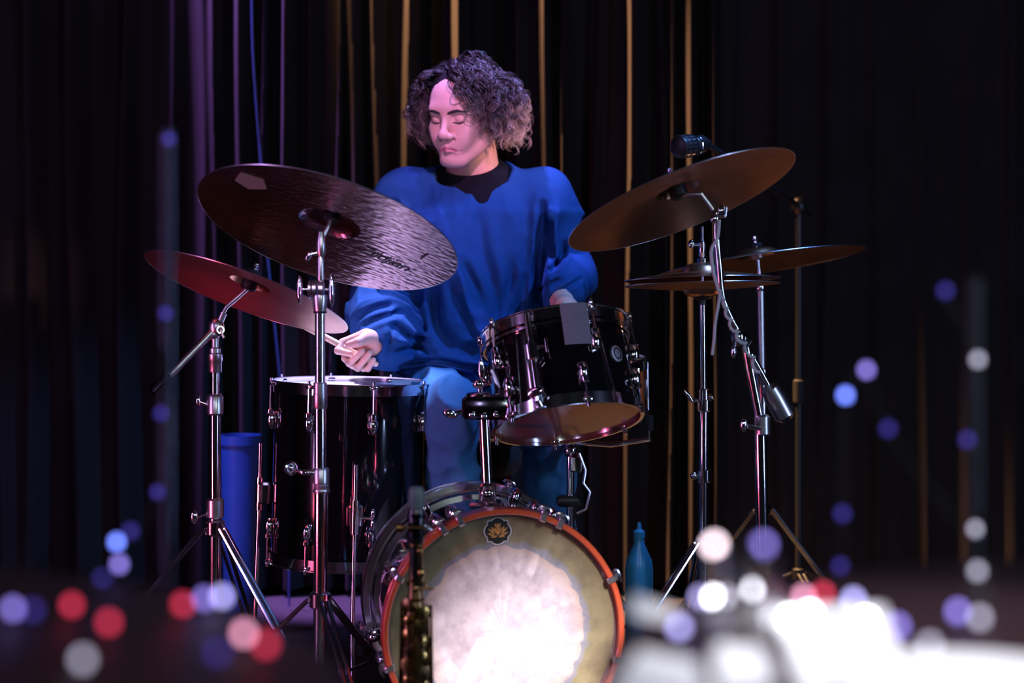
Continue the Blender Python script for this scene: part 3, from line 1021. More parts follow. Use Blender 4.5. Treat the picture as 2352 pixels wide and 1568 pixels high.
def cymbal(name, label, cat, M, R, mt, **kw):
    t = thing(name, label, cat, M=M)
    pr = cym_profile(R, **kw)
    th = 0.0014
    prof = [(r, h - th / 2) for r, h in pr] + [(r, h + th / 2) for r, h in reversed(pr)]
    part('cymbal_disc', MB().ring(prof, seg=128), mt, t, world=False, smooth=50)
    part('edge_bead', MB().ring([(R + 0.0012 * math.cos(a), 0.0012 * math.sin(a)) for a in (0, 1.05, 2.1, 3.14, 4.2, 5.2)], seg=128), 'satin_chrome', t, world=False)
    return t, pr


def wing(m, p, d, s=1.0):
    """wing nut: two flat lobes across direction d from point p"""
    rot = frame(d)
    for k in (-1, 1):
        m.ball(Vector(p) + rot @ Vector((0, 0.011 * k * s, 0)), (0.005 * s, 0.0115 * s, 0.004 * s), rot, 12, 8)
    m.lathe([(0.006 * s, -0.005), (0.006 * s, 0.006)], p, d, 12)


def top_fittings(t, M, h, mt='chrome'):
    """felts, sleeve and wing nut on the rod through a cymbal (local to the stand, world space)"""
    o = M @ Vector((0, 0, h))
    n = (M.to_3x3() @ Vector((0, 0, 1))).normalized()
    m = MB(); m.lathe([(0.017, -0.014), (0.017, -0.003)], o, n, 18); m.lathe([(0.016, 0.003), (0.016, 0.012)], o, n, 18)
    f = part('felt_washer', m, 'felt', t)
    m = MB(); wing(m, o + n * 0.020, n)
    part('wing_nut', m, mt, t)
    return o, n


# ---------------------------------------------------------------- big ride, left
RIDE_M, RIDE_R = disc_frame(752, 529, 3.92, 309, 114, 17.5, True)
ride, RPR = cymbal('ride_cymbal', 'large dark hammered ride cymbal with a beige tape patch, tilted toward the drummer', 'cymbal', RIDE_M, RIDE_R, 'bronze_ride', bell=0.24, bow=0.06, bellh=0.075)


def on_under(x, y, lift=0.0012):
    r = math.hypot(x, y)
    return Vector((x, y, cym_height(RPR, r) - 0.0007 - lift))


# tape patch
m = MB()
q0 = [(-0.205, -0.098), (-0.196, -0.150), (-0.150, -0.142), (-0.140, -0.092), (-0.175, -0.068)]
cx = sum(a for a, b in q0) / 5
cy = sum(b for a, b in q0) / 5
vs = [on_under(cx, cy)] + [on_under(*q) for q in q0] + [on_under(cx, cy, 0.0003)] + [on_under(*q, 0.0003) for q in q0]
fs = [(0, 1 + i, 1 + (i + 1) % 5) for i in range(5)] + [(6, 7 + (i + 1) % 5, 7 + i) for i in range(5)] + [(1 + i, 7 + i, 7 + (i + 1) % 5, 1 + (i + 1) % 5) for i in range(5)]
part('tape_patch', m.add(vs, fs), 'beige_tape', ride, world=False, label='beige tape patch')
# maker's name in black script
vs, fs = text_mesh('Zildjian', 0.044, 0.45, 0.9)
ca, sa = math.cos(math.radians(-6)), math.sin(math.radians(-6))
vv = []
for x, y, z in vs:
    u, v = x * ca - y * sa, x * sa + y * ca
    vv.append(on_under(0.128 + u, 0.080 - v * 1.25, 0.0008))
part('lettering', MB().add(vv, fs), 'ink', ride, world=False, smooth=0)
m = MB(); m.box(on_under(0.205, -0.012), (0.0035, 0.042, 0.0008), Matrix.Rotation(0.25, 3, 'Z'))
part('ink_mark', m, 'ink', ride, world=False)


def cymbal_stand_left():
    X = P(735, 900, 3.92)
    fl = Vector((X.x, X.y, 0))
    t = thing('cymbal_stand', 'straight chrome cymbal stand in front of the floor tom, holding the ride', 'stand', fl)
    D = 3.92
    o, n = top_fittings(t, RIDE_M, cym_height(RPR, 0.0065) - 0.0)
    a = P(738, 560, D)
    m = MB(); m.path(spline([o + n * 0.03, o - n * 0.02, P(744, 540, D), a], 5), 0.0048, 10); part('rod', m, 'satin_chrome', t)
    m = MB(); m.lathe([(0.004, 0), (0.0095, 0.012), (0.0105, 0.030), (0.008, 0.050), (0.0065, 0.056)], P(738, 595, D), (a - P(738, 595, D)), 16)
    m.lathe([(0.0065, 0), (0.0075, 0.004), (0.0075, 0.045), (0.006, 0.05)], P(737, 645, D), (0, 0, 1), 16)
    nk = part('neck', m, 'satin_chrome', t)
    m = MB(); m.tube(P(738, 578, D), P(716, 584, D), 0.0045); m.ball(P(709, 588, D), (0.006, 0.006, 0.012), Matrix.Rotation(0.6, 3, 'Y'))
    part('side_screw', m, 'chrome', nk)
    # tilter with two big wings
    m = MB()
    for x0, x1 in ((708, 716), (717, 728), (731, 744)):
        m.lathe([(0.015, 0), (0.0185, 0.0015), (0.0185, (x1 - x0) * D / F - 0.0015), (0.015, (x1 - x0) * D / F)], P(x0, 664, D), (1, 0, 0), 20)
    ti = part('tilter', m, 'satin_chrome', t)
    for px, h in ((688, 0.030), (762, 0.034)):
        m = MB(); m.tube(P(726, 664, D), P(px, 664, D), 0.003); m.ball(P(px, 664, D), (0.0068, 0.010, h), None, 16, 12)
        part('wing_bolt', m, 'chrome', ti)
    m = MB(); m.lathe([(0.0125, 0), (0.0135, 0.006), (0.0165, 0.028), (0.0150, 0.034)], P(735, 715, D), (0, 0, 1), 20); part('tilter_neck', m, 'satin_chrome', t)
    m = MB(); m.lathe([(0.014, 0), (0.014, 0.004)], P(735, 719, D), (0, 0, 1), 20); part('gasket', m, 'black_rubber', t)
    m = MB(); m.tube(P(735, 718, D), P(735, 890, D), 0.0105, seg=24); part('upper_tube', m, 'chrome', t)
    m = MB(); m.lathe([(0.0135, 0), (0.0150, 0.003), (0.0150, 0.030), (0.0142, 0.031), (0.0142, 0.052), (0.0125, 0.054)], P(735, 938, D), (0, 0, 1), 24); part('upper_sleeve', m, 'satin_chrome', t)
    m = MB(); m.tube(P(735, 935, D), P(735, 1080, D), 0.0125, seg=24); part('middle_tube', m, 'chrome', t)
    m = MB(); m.lathe([(0.0145, 0), (0.0175, 0.003), (0.0175, 0.030), (0.0150, 0.034)], P(737, 1112, D), (0, 0, 1), 24); sl = part('lower_sleeve', m, 'satin_chrome', t)
    m = MB()
    a, b = P(722, 1085, D - 0.01), P(688, 1083, D - 0.01)
    m.tube(a, b, 0.0045)
    m.lathe([(0.003, 0), (0.006, 0.006), (0.006, 0.018), (0.003, 0.022)], P(715, 1085, D - 0.01), (-1, 0, 0), 12)
    m.ring([(0.011 + 0.004 * math.cos(q), 0.004 * math.sin(q)) for q in (0, .8, 1.57, 2.4, 3.14, 3.9, 4.71, 5.5)], P(668, 1075, D - 0.02), (0.55, -0.8, 0.1), 20)
    m.ball(P(668, 1075, D - 0.02), (0.007, 0.007, 0.009))
    m.tube(b, P(674, 1078, D - 0.02), 0.0045)
    part('wing_screw', m, 'chrome', sl)
    m = MB(); m.lathe([(0.0155, 0), (0.0160, 0.001), (0.0160, 0.010), (0.0155, 0.011)], P(738, 1123, D), (0, 0, 1), 28); bd = part('memory_lock', m, 'label_band', t)
    vs, fs = text_mesh('YAMAHA', 0.0105, 0, 1.05)
    c = P(738, 1118, D)
    vs = [(x + 0.0150, y, 0) for x, y, z in vs]
    o_ = len(vs)
    for k in range(24):                       # round mark before the name
        a_ = 2 * math.pi * k / 24
        vs += [(-0.0118 + r_ * math.cos(a_), r_ * math.sin(a_), 0) for r_ in (0.0028, 0.0038)]
    fs = list(fs) + [(o_ + 2 * k, o_ + 2 * k + 1, o_ + (2 * k + 3) % 48, o_ + (2 * k + 2) % 48) for k in range(24)]
    vv = [c + Vector((0.0163 * math.sin(x / 0.0163), -0.0163 * math.cos(x / 0.0163), y)) for x, y, z in vs]
    part('lettering', MB().add(vv, fs), 'ink', bd, smooth=0)
    m = MB(); m.lathe([(0.0168, 0), (0.0175, 0.002), (0.0175, 0.005), (0.0168, 0.007)], P(738, 1131, D), (0, 0, 1), 24); part('gasket', m, 'satin_chrome', t)
    m = MB(); m.tube(P(737, 1130, D), Vector((X.x, X.y, 0.035)), 0.0145, seg=24); part('base_tube', m, 'chrome', t)
    tripod(t, fl, 0.285, 0.30, 55, tube_r=0.0145)


cymbal_stand_left()

# ---------------------------------------------------------------- lower crash, left
LC_M, LC_R = disc_frame(566, 672, 4.16, 246, 44, 20.5, True)
lcr, LPR = cymbal('crash_cymbal', 'smaller red-lit crash cymbal hanging low at the far left of the kit', 'cymbal', LC_M, LC_R, 'bronze_crash', bell=0.2, bow=0.09, bellh=0.08)


def boom_stand_left():
    D = 4.16
    X = P(493, 900, D)
    fl = Vector((X.x, X.y, 0))
    t = thing('boom_cymbal_stand', 'chrome boom stand with a short slanting arm under the red-lit crash', 'stand', fl)
    o, n = top_fittings(t, LC_M, cym_height(LPR, 0.0065))
    m = MB(); m.lathe([(0.010, -0.034), (0.018, -0.030), (0.018, -0.014)], o, n, 16); part('rod_seat', m, 'black_plastic', t)
    hub = P(497, 752, D)
    m = MB(); m.path([o + n * 0.028, o - n * 0.03, P(520, 705, D), P(508, 728, D)], 0.0048, 10)
    rd = part('rod', m, 'satin_chrome', t)
    m = MB(); m.tube(P(514, 718, D), P(504, 742, D), 0.008); part('rod_sleeve', m, 'satin_chrome', rd)
    m = MB(); m.ball(hub, (0.018, 0.014, 0.022)); m.ball(P(490, 768, D), (0.015, 0.012, 0.014)); ti = part('tilter', m, 'satin_chrome', t)
    m = MB(); m.ring([(0.007 + 0.0025 * math.cos(q), 0.0025 * math.sin(q)) for q in (0, 1.05, 2.1, 3.14, 4.2, 5.2)], P(506, 757, D - 0.016), (0.3, -1, 0.1), 16); m.tube(P(507, 757, D - 0.016), P(514, 776, D - 0.016), 0.003)
    part('wing_screw', m, 'chrome', ti)
    m = MB(); m.tube(hub, P(360, 893, D - 0.05), 0.0085); bm = part('boom_arm', m, 'satin_chrome', t)
    m = MB(); m.lathe([(0.009, 0), (0.015, 0.006), (0.015, 0.050), (0.009, 0.056)], P(392, 862, D - 0.045), P(355, 898, D - 0.05) - P(392, 862, D - 0.045), 18); part('counterweight', m, 'black_chrome', bm)
    m = MB(); m.tube(P(494, 770, D), P(494, 800, D), 0.0085); part('neck', m, 'satin_chrome', t)
    m = MB(); m.lathe([(0.0135, 0), (0.0150, 0.004), (0.0150, 0.024), (0.0165, 0.026), (0.0165, 0.040), (0.0130, 0.043), (0.0130, 0.052), (0.010, 0.055)], P(494, 855, D), (0, 0, 1), 22); part('upper_sleeve', m, 'satin_chrome', t)
    m = MB(); m.tube(P(494, 853, D), P(494, 925, D), 0.0095); part('upper_tube', m, 'chrome', t)
    m = MB(); m.lathe([(0.0140, 0), (0.0185, 0.004), (0.0185, 0.040), (0.0140, 0.046)], P(494, 953, D), (0, 0, 1), 22); sl = part('middle_sleeve', m, 'satin_chrome', t)
    m = MB(); m.tube(P(480, 930, D), P(458, 922, D), 0.004); m.ball(P(455, 921, D), (0.006, 0.006, 0.013)); part('wing_screw', m, 'chrome', sl)
    m = MB(); m.tube(P(494, 950, D), P(494, 1150, D), 0.0125); part('middle_tube', m, 'chrome', t)
    m = MB(); m.lathe([(0.015, 0), (0.0195, 0.004), (0.0195, 0.040), (0.015, 0.044)], P(494, 1190, D), (0, 0, 1), 22); sl = part('lower_sleeve', m, 'satin_chrome', t)
    m = MB(); m.tube(P(485, 1175, D), P(452, 1186, D), 0.0045); m.ball(P(446, 1188, D), (0.010, 0.007, 0.016)); part('wing_screw', m, 'chrome', sl)
    m = MB(); m.tube(P(494, 1188, D), Vector((X.x, X.y, 0.03)), 0.0145); part('base_tube', m, 'chrome', t)
    tripod(t, fl, 0.40, 0.36, -40, tube_r=0.0145)


boom_stand_left()

# ---------------------------------------------------------------- right crash
RC_M, RC_R = disc_frame(1566, 462, 4.00, 277, 66, -21.4, True)
rcr, CPR = cymbal('crash_cymbal', 'bronze crash cymbal tilted toward the drummer beneath the black microphone', 'cymbal', RC_M, RC_R, 'bronze_crash', bell=0.19, bow=0.10, bellh=0.08)


def boom_stand_right():
    D = 3.98
    X = P(1760, 1200, D + 0.03)
    fl = Vector((X.x, X.y, 0))
    t = thing('boom_cymbal_stand', 'chrome boom stand with a long sloping arm and counterweight right of the kit', 'stand', fl)
    o, n = top_fittings(t, RC_M, cym_height(CPR, 0.0065))
    m = MB(); m.lathe([(0.012, -0.040), (0.020, -0.034), (0.020, -0.014)], o, n, 16); part('rod_seat', m, 'black_plastic', t)
    hub = P(1647, 492, D)
    m = MB(); m.path([o + n * 0.03, o - n * 0.03, P(1612, 445, D), hub], 0.0048, 10); part('rod', m, 'satin_chrome', t)
    m = MB(); m.ball(hub, (0.012, 0.012, 0.015)); m.lathe([(0.010, 0), (0.0145, 0.002), (0.0145, 0.012), (0.010, 0.014)], P(1650, 485, D - 0.008), (1, -0.2, 0.1), 18); m.ball(P(1642, 502, D - 0.01), (0.010, 0.008, 0.010)); ti = part('tilter', m, 'chrome', t)
    m = MB(); m.box(P(1662, 486, D - 0.006), (0.012, 0.022, 0.026), Matrix.Rotation(0.1, 3, 'Y'), 0.003); part('wing_screw', m, 'chrome', ti)
    e = P(1800, 950, D + 0.06)
    m = MB(); m.path(spline([hub, P(1646, 540, D), P(1652, 610, D), P(1662, 690, D + 0.01), P(1700, 770, D + 0.03), P(1745, 850, D + 0.045), e], 6), 0.0072, 12); bm = part('boom_arm', m, 'chrome', t)
    m = MB(); d = (e - P(1745, 850, D + 0.045)).normalized(); m.lathe([(0.010, 0), (0.020, 0.008), (0.023, 0.03), (0.023, 0.075), (0.014, 0.085)], P(1764, 884, D + 0.05), d, 22); part('counterweight', m, 'satin_chrome', bm)
    m = MB(); m.ball(P(1696, 775, D + 0.02), (0.016, 0.014, 0.018)); m.box(P(1708, 782, D + 0.03), (0.03, 0.03, 0.03), Matrix.Rotation(0.6, 3, 'Y'), 0.006); cl = part('boom_clamp', m, 'chrome', t)
    m = MB(); m.tube(P(1690, 770, D + 0.01), P(1686, 800, D), 0.004); m.ball(P(1685, 808, D), (0.006, 0.006, 0.014)); part('wing_screw', m, 'chrome', cl)
    m = MB(); m.tube(P(1712, 790, D + 0.03), P(1745, 960, D + 0.03), 0.010); part('upper_tube', m, 'chrome', t)
    m = MB(); m.lathe([(0.012, 0), (0.017, 0.004), (0.017, 0.04), (0.012, 0.044)], P(1752, 1000, D + 0.03), (-0.02, 0, 1), 20); sl = part('sleeve', m, 'satin_chrome', t)
    m = MB(); m.tube(P(1750, 985, D + 0.02), P(1716, 978, D), 0.0045); m.ball(P(1708, 976, D), (0.008, 0.007, 0.014)); part('wing_screw', m, 'chrome', sl)
    m = MB(); m.tube(P(1746, 955, D + 0.03), Vector((X.x, X.y, 0.03)), 0.0135); part('base_tube', m, 'chrome', t)
    tripod(t, fl, 0.34, 0.33, -60, tube_r=0.0135)
    # pale cable taped along the arm
    t = thing('microphone_cable', 'pale cable wound along the sloping boom arm', 'cable', P(1640, 520, D - 0.03))
    pts = spline([P(1652, 505, D - 0.018), P(1648, 545, D - 0.02), P(1634, 575, D - 0.02), P(1638, 620, D - 0.02), P(1650, 665, D - 0.02), P(1662, 690, D - 0.012), P(1672, 722, D - 0.005), P(1690, 762, D - 0.003), P(1716, 800, D + 0.01), P(1740, 850, D + 0.025)], 10)
    q = []
    for i, p in enumerate(pts):
        u = i / len(pts)
        w = 0.006 * min(1, max(0, (u - 0.45) * 4))
        q.append(p + Vector((math.cos(i * 0.9) * w, 0, math.sin(i * 0.9) * w)))
    part('cable', MB().path(q, 0.0036, 8), 'cable_grey', t)
    pts = spline([P(1654, 665, D - 0.02), P(1650, 700, D - 0.03), P(1643, 740, D - 0.03), P(1640, 780, D - 0.03), P(1636, 815, D - 0.03)], 6)
    part('cable_tail', MB().path(pts, 0.0032, 8), 'cable_grey', t)


boom_stand_right()


# ---------------------------------------------------------------- hi-hat
def hi_hat():
    D = 4.36
    Mt, R = disc_frame(1613, 646, D, 178, 8, -1.5, True)
    t, pr = cymbal('hi_hat_cymbal', 'upper hi-hat cymbal seen edge-on with the clutch above it', 'cymbal', M4(Mt.translation + Vector((0, 0, 0.004)), Mt.to_3x3()), R, 'bronze_crash', bell=0.26, bow=0.09, bellh=0.13)
    Mb = M4(Mt.translation - Vector((0, 0, 0.008)), Mt.to_3x3() @ Matrix.Rotation(math.pi, 3, 'X'))
    cymbal('hi_hat_cymbal', 'lower hi-hat cymbal turned upside down against the upper one', 'cymbal', Mb, R * 0.99, 'bronze_crash', bell=0.26, bow=0.06, bellh=0.10)
    X = P(1615, 900, D)
    fl = Vector((X.x, X.y, 0))
    t = thing('hi_hat_stand', 'slender chrome hi-hat stand with a clutch and wing bolt above its cymbals', 'stand', fl)
    m = MB(); m.tube(P(1613, 520, D), P(1615, 760, D), 0.0036); part('pull_rod', m, 'chrome', t)
    m = MB(); m.lathe([(0.009, 0), (0.0125, 0.001), (0.0125, 0.018), (0.009, 0.02)], P(1614, 612, D), (0, 0, 1), 18); m.lathe([(0.0075, 0), (0.0085, 0.002), (0.0085, 0.028), (0.006, 0.03)], P(1613, 590, D), (0, 0, 1), 16); cl = part('clutch', m, 'chrome', t)
    m = MB(); m.tube(P(1613, 562, D), P(1592, 562, D - 0.01), 0.0038); m.ball(P(1588, 560, D - 0.01), (0.008, 0.006, 0.010)); m.lathe([(0.006, 0), (0.0085, 0.003), (0.0085, 0.014), (0.006, 0.017)], P(1613, 570, D), (0, 0, 1), 14); part('wing_bolt', m, 'chrome', cl)
    m = MB(); m.lathe([(0.006, 0), (0.020, 0.004), (0.022, 0.008), (0.012, 0.010)], P(1614, 690, D), (0, 0, 1), 20); m.tube(P(1614, 700, D), P(1614, 676, D), 0.009); part('seat_cup', m, 'black_plastic', t)
    m = MB(); m.tube(P(1614, 695, D), P(1616, 905, D), 0.0075); part('upper_tube', m, 'chrome', t)
    m = MB(); m.lathe([(0.012, 0), (0.0165, 0.003), (0.0165, 0.026), (0.0125, 0.028), (0.0125, 0.05), (0.009, 0.053)], P(1617, 945, D), (0, 0, 1), 20); sl = part('sleeve', m, 'chrome', t)
    m = MB(); m.tube(P(1605, 920, D), P(1590, 918, D - 0.01), 0.004); m.ball(P(1582, 910, D - 0.01), (0.005, 0.004, 0.019), Matrix.Rotation(-0.6, 3, 'Y')); m.ball(P(1632, 912, D - 0.01), (0.008, 0.007, 0.008)); part('wing_screw', m, 'chrome', sl)
    m = MB(); m.tube(P(1617, 943, D), Vector((fl.x, fl.y, 0.05)), 0.0105); part('lower_tube', m, 'chrome', t)
    m = MB(); m.lathe([(0.012, 0), (0.016, 0.003), (0.016, 0.028), (0.012, 0.03)], P(1618, 1108, D), (0, 0, 1), 18); m.tube(P(1618, 1094, D), P(1598, 1092, D - 0.01), 0.004); m.ball(P(1594, 1092, D - 0.01), (0.009, 0.007, 0.009)); part('leg_lock', m, 'chrome', t)
    tripod(t, fl, 0.34, 0.31, 215, tube_r=0.0105)
    m = MB(); m.box(fl + Vector((0.0, -0.13, 0.045)), (0.085, 0.25, 0.010), Matrix.Rotation(-0.16, 3, 'X'), 0.004); part('pedal_board', m, 'chrome', t)
    m = MB(); m.box(fl + Vector((0.0, -0.26, 0.012)), (0.09, 0.04, 0.018), None, 0.004); part('heel_plate', m, 'chrome', t)


hi_hat()

# ---------------------------------------------------------------- far right cymbal
FC_M, FC_R = disc_frame(1742, 606, 4.80, 245, 22, -8.5, True)
t, FPR = cymbal('crash_cymbal', 'flat bronze cymbal seen nearly edge-on at the far right of the kit', 'cymbal', FC_M, FC_R, 'bronze_crash', bell=0.2, bow=0.08, bellh=0.07)


def stand_far_right():
    D = 4.81
    X = P(1752, 1000, D)
    fl = Vector((X.x, X.y, 0))
    t = thing('cymbal_stand', 'straight chrome stand under the far right cymbal', 'stand', fl)
    o, n = top_fittings(t, FC_M, cym_height(FPR, 0.0065))
    m = MB(); m.lathe([(0.010, -0.03), (0.021, -0.026), (0.021, -0.014)], o, n, 16); part('rod_seat', m, 'satin_chrome', t)
    m = MB(); m.path([o + n * 0.03, o - n * 0.03, P(1747, 655, D)], 0.0048, 10); part('rod', m, 'chrome', t)
    m = MB(); m.ball(P(1747, 660, D), (0.014, 0.013, 0.016)); part('tilter', m, 'chrome', t)
    m = MB(); m.tube(P(1747, 665, D), P(1750, 860, D), 0.0105); part('upper_tube', m, 'satin_chrome', t)
    m = MB(); m.lathe([(0.012, 0), (0.017, 0.003), (0.017, 0.04), (0.012, 0.044)], P(1750, 885, D), (0, 0, 1), 18); part('sleeve', m, 'chrome', t)
    m = MB(); m.tube(P(1751, 880, D), Vector((fl.x, fl.y, 0.03)), 0.013); part('base_tube', m, 'chrome', t)
    tripod(t, fl, 0.36, 0.30, 20, tube_r=0.013)


stand_far_right()


# ---------------------------------------------------------------- overhead microphone
def overhead_mic():
    D = 4.22
    a, b = P(1556, 338, D), P(1648, 326, D + 0.10)
    d = (b - a).normalized()
    t = thing('microphone', 'black cylindrical microphone with slotted grille above the right crash', 'microphone', a)
    m = MB(); m.lathe([(0.018, 0), (0.024, 0.003), (0.0255, 0.008), (0.0255, 0.046), (0.023, 0.050), (0.019, 0.052), (0.021, 0.056), (0.021, 0.085), (0.014, 0.098), (0.010, 0.108)], a, d, 28); bd = part('body', m, 'black_plastic', t)
    for j in range(2):
        for k in range(18):
            ang = 2 * math.pi * k / 18
            R3 = frame(d)
            p = a + d * (0.016 + 0.017 * j) + R3 @ Vector((0.0256 * math.cos(ang), 0.0256 * math.sin(ang), 0))
            sl = MB(); sl.box(p, (0.0012, 0.0036, 0.011), R3 @ Matrix.Rotation(ang, 3, 'Z'))
            part('grille_slot', sl, 'satin_chrome', bd)
    m = MB(); m.ring([(0.0225 + 0.0022 * math.cos(q), 0.003 * math.sin(q)) for q in (0, 1.05, 2.1, 3.14, 4.2, 5.2)], a + d * 0.062, d, 24); part('clip_ring', m, 'chrome', t)
    # stand
    X = P(1835, 800, 5.15)
    fl = Vector((X.x, X.y, 0))
    t = thing('microphone_stand', 'black boom stand behind the cymbals carrying the overhead microphone', 'stand', fl)
    e = a + d * 0.100
    top = Vector((fl.x, fl.y, CAMH + 0.16))
    m = MB(); m.tube(e, top + (top - e).normalized() * 0.14, 0.0075); part('boom_arm', m, 'black_plastic', t)
    m = MB(); m.ball(top, (0.022, 0.022, 0.026)); part('boom_clamp', m, 'black_plastic', t)
    m = MB(); m.tube(top, Vector((fl.x, fl.y, 0.03)), 0.0095); part('pole', m, 'black_plastic', t)
    m = MB(); m.lathe([(0.012, 0), (0.016, 0.004), (0.016, 0.06), (0.012, 0.064)], Vector((fl.x, fl.y, 0.60)), (0, 0, 1), 16); part('grip', m, 'black_rubber', t)
    tripod(t, fl, 0.14, 0.30, 40, 'black_plastic', 0.0095)


overhead_mic()


# ---------------------------------------------------------------- saxophone in front of the bass drum
def saxophone():
    D = 3.42
    s = F / D
    X = P(956, 1300, D)
    fl = Vector((X.x, X.y, 0))
    zt = lambda py: P(956, py, D).z
    t = thing('soprano_saxophone', 'dark brass straight saxophone with grey mouthpiece cap, upright before the bass drum', 'saxophone', fl + Vector((0, 0, 0.08)))
    ax = lambda z: Vector((X.x + (z - zt(1300)) * 0.004, X.y, z))

    def seg(prof, mt, nm, parent=t, n=28):
        return part(nm, MB().lathe([(r, z - prof[0][1]) for r, z in prof], ax(prof[0][1]), (0, 0, 1), n), mt, parent)
    seg([(0.0130, zt(1168)), (0.0150, zt(1162)), (0.0148, zt(1135)), (0.0138, zt(1124)), (0.010, zt(1117))], 'cap_grey', 'mouthpiece_cap')
    seg([(0.0125, zt(1246)), (0.0150, zt(1236)), (0.0155, zt(1175)), (0.0125, zt(1166))], 'ebony', 'mouthpiece')
    m = MB()
    for py in (1182, 1226):
        m.ring([(0.0160, -0.003), (0.0175, -0.003), (0.0175, 0.003), (0.0160, 0.003)], ax(zt(py)), (0, 0, 1), 24)
    m.box(ax(zt(1204)) + Vector((0.002, -0.0165, 0)), (0.006, 0.003, 0.038)); m.box(ax(zt(1184)) + Vector((0.002, -0.0165, 0)), (0.020, 0.003, 0.004))
    lig = part('ligature', m, 'black_chrome', t)
    m = MB(); y = -0.0185; z = zt(1208)
    m.tube(ax(z) + Vector((-0.014, y, 0)), ax(z) + Vector((0.026, y, 0)), 0.0019, seg=8)
    m.lathe([(0.005, 0), (0.0085, 0.002), (0.0085, 0.014), (0.005, 0.016)], ax(z) + Vector((-0.036, y, 0)), (1, 0, 0), 12)
    for dx in (0.0, 0.018):
        m.lathe([(0.0035, 0), (0.0035, 0.004)], ax(z) + Vector((dx, y, 0)), (1, 0, 0), 10)
    m.tube(ax(z) + Vector((-0.022, y, 0)), ax(z) + Vector((-0.012, y, 0)), 0.003)
    part('ligature_screw', m, 'brass', lig)
    # conical body down to the flared bell
    seg([(0.046, 0.095), (0.049, 0.088), (0.040, 0.12), (0.033, 0.17), (0.029, zt(1500)), (0.0255, zt(1420)), (0.0150, zt(1380)), (0.0120, zt(1330)), (0.0105, zt(1246))][::-1][::-1], 'dark_brass', 'body')
    seg([(0.0128, zt(1378)), (0.0125, zt(1330)), (0.0118, zt(1250))], 'ebony', 'upper_joint')
    for py, r in ((1250, 0.0135), (1376, 0.0165), (1395, 0.0275), (1412, 0.0285)):
        seg([(r - 0.002, zt(py) - 0.003), (r, zt(py) - 0.002), (r, zt(py) + 0.002), (r - 0.002, zt(py) + 0.003)], 'brass', 'ring_band')
    # octave key, side rods
    m = MB(); k0 = ax(zt(1262)) + Vector((0.007, -0.016, 0)); m.ball(k0, 0.0058); m.path([k0, ax(zt(1290)) + Vector((0.009, -0.016, 0)), ax(zt(1308)) + Vector((0.008, -0.015, 0))], 0.0026, 8); m.ball(ax(zt(1314)) + Vector((0.010, -0.015, 0)), (0.007, 0.005, 0.009))
    part('octave_key', m, 'brass', t)
    m = MB()
    m.ring([(0.0165 + 0.0022 * math.cos(q), 0.0022 * math.sin(q)) for q in (0, 1.05, 2.1, 3.14, 4.2, 5.2)], ax(zt(1342)), (0.1, 0.5, 0.85), 22)
    m.tube(ax(zt(1347)) + Vector((0.004, -0.017, 0)), ax(zt(1347)) + Vector((0.030, -0.018, 0)), 0.0026)
    m.ball(ax(zt(1347)) + Vector((0.028, -0.018, 0)), (0.006, 0.003, 0.003)); m.ball(ax(zt(1347)) + Vector((0.0, -0.018, 0)), 0.006)
    part('palm_key', m, 'brass', t)
    rnd = random.Random(3)
    for i in range(17):
        py = 1385 + i * 17
        ang = -math.pi / 2 + (0.55 if i % 2 else -0.50) + rnd.uniform(-0.25, 0.25)
        kr = rnd.uniform(0.0085, 0.0150)
        z = zt(py)
        r = 0.027 + max(0, (py - 1500)) * 0.00003
        q = Vector((math.cos(ang), math.sin(ang), 0))
        m = MB(); m.lathe([(kr - 0.001, 0), (kr, 0.001), (kr, 0.003), (kr * 0.55, 0.0042), (0.002, 0.0044)], ax(z) + q * r, q, 18)
        m.tube(ax(z) + q * (r + 0.006), ax(z - 0.02) + q * (r + 0.004), 0.002, seg=6)
        part('key_cup', m, 'brass' if i % 3 else 'dark_brass', t)
    for ang in (-2.5, -0.5, -1.6):
        q = Vector((math.cos(ang), math.sin(ang), 0))
        m = MB(); m.tube(ax(zt(1385)) + q * 0.031, ax(zt(1640)) + q * 0.036, 0.0022, seg=6)
        part('key_rod', m, 'brass', t)
    # peg stand
    t = thing('saxophone_stand', 'low black peg stand carrying the upright saxophone', 'stand', fl)
    m = MB(); m.tube(fl + Vector((0, 0, 0.02)), fl + Vector((0, 0, 0.082)), 0.012); m.lathe([(0.018, 0), (0.050, 0.004), (0.046, 0.007)], fl + Vector((0, 0, 0.079)), (0, 0, 1), 20); part('peg', m, 'black_plastic', t)
    for k in range(4):
        a = math.radians(45 + 90 * k)
        m = MB(); m.box(fl + Vector((math.cos(a) * 0.07, math.sin(a) * 0.07, 0.014)), (0.15, 0.018, 0.010), Matrix.Rotation(a, 3, 'Z'), 0.003); m.ball(fl + Vector((math.cos(a) * 0.14, math.sin(a) * 0.14, 0.008)), (0.012, 0.012, 0.008))
        part('leg', m, 'black_plastic', t)


saxophone()


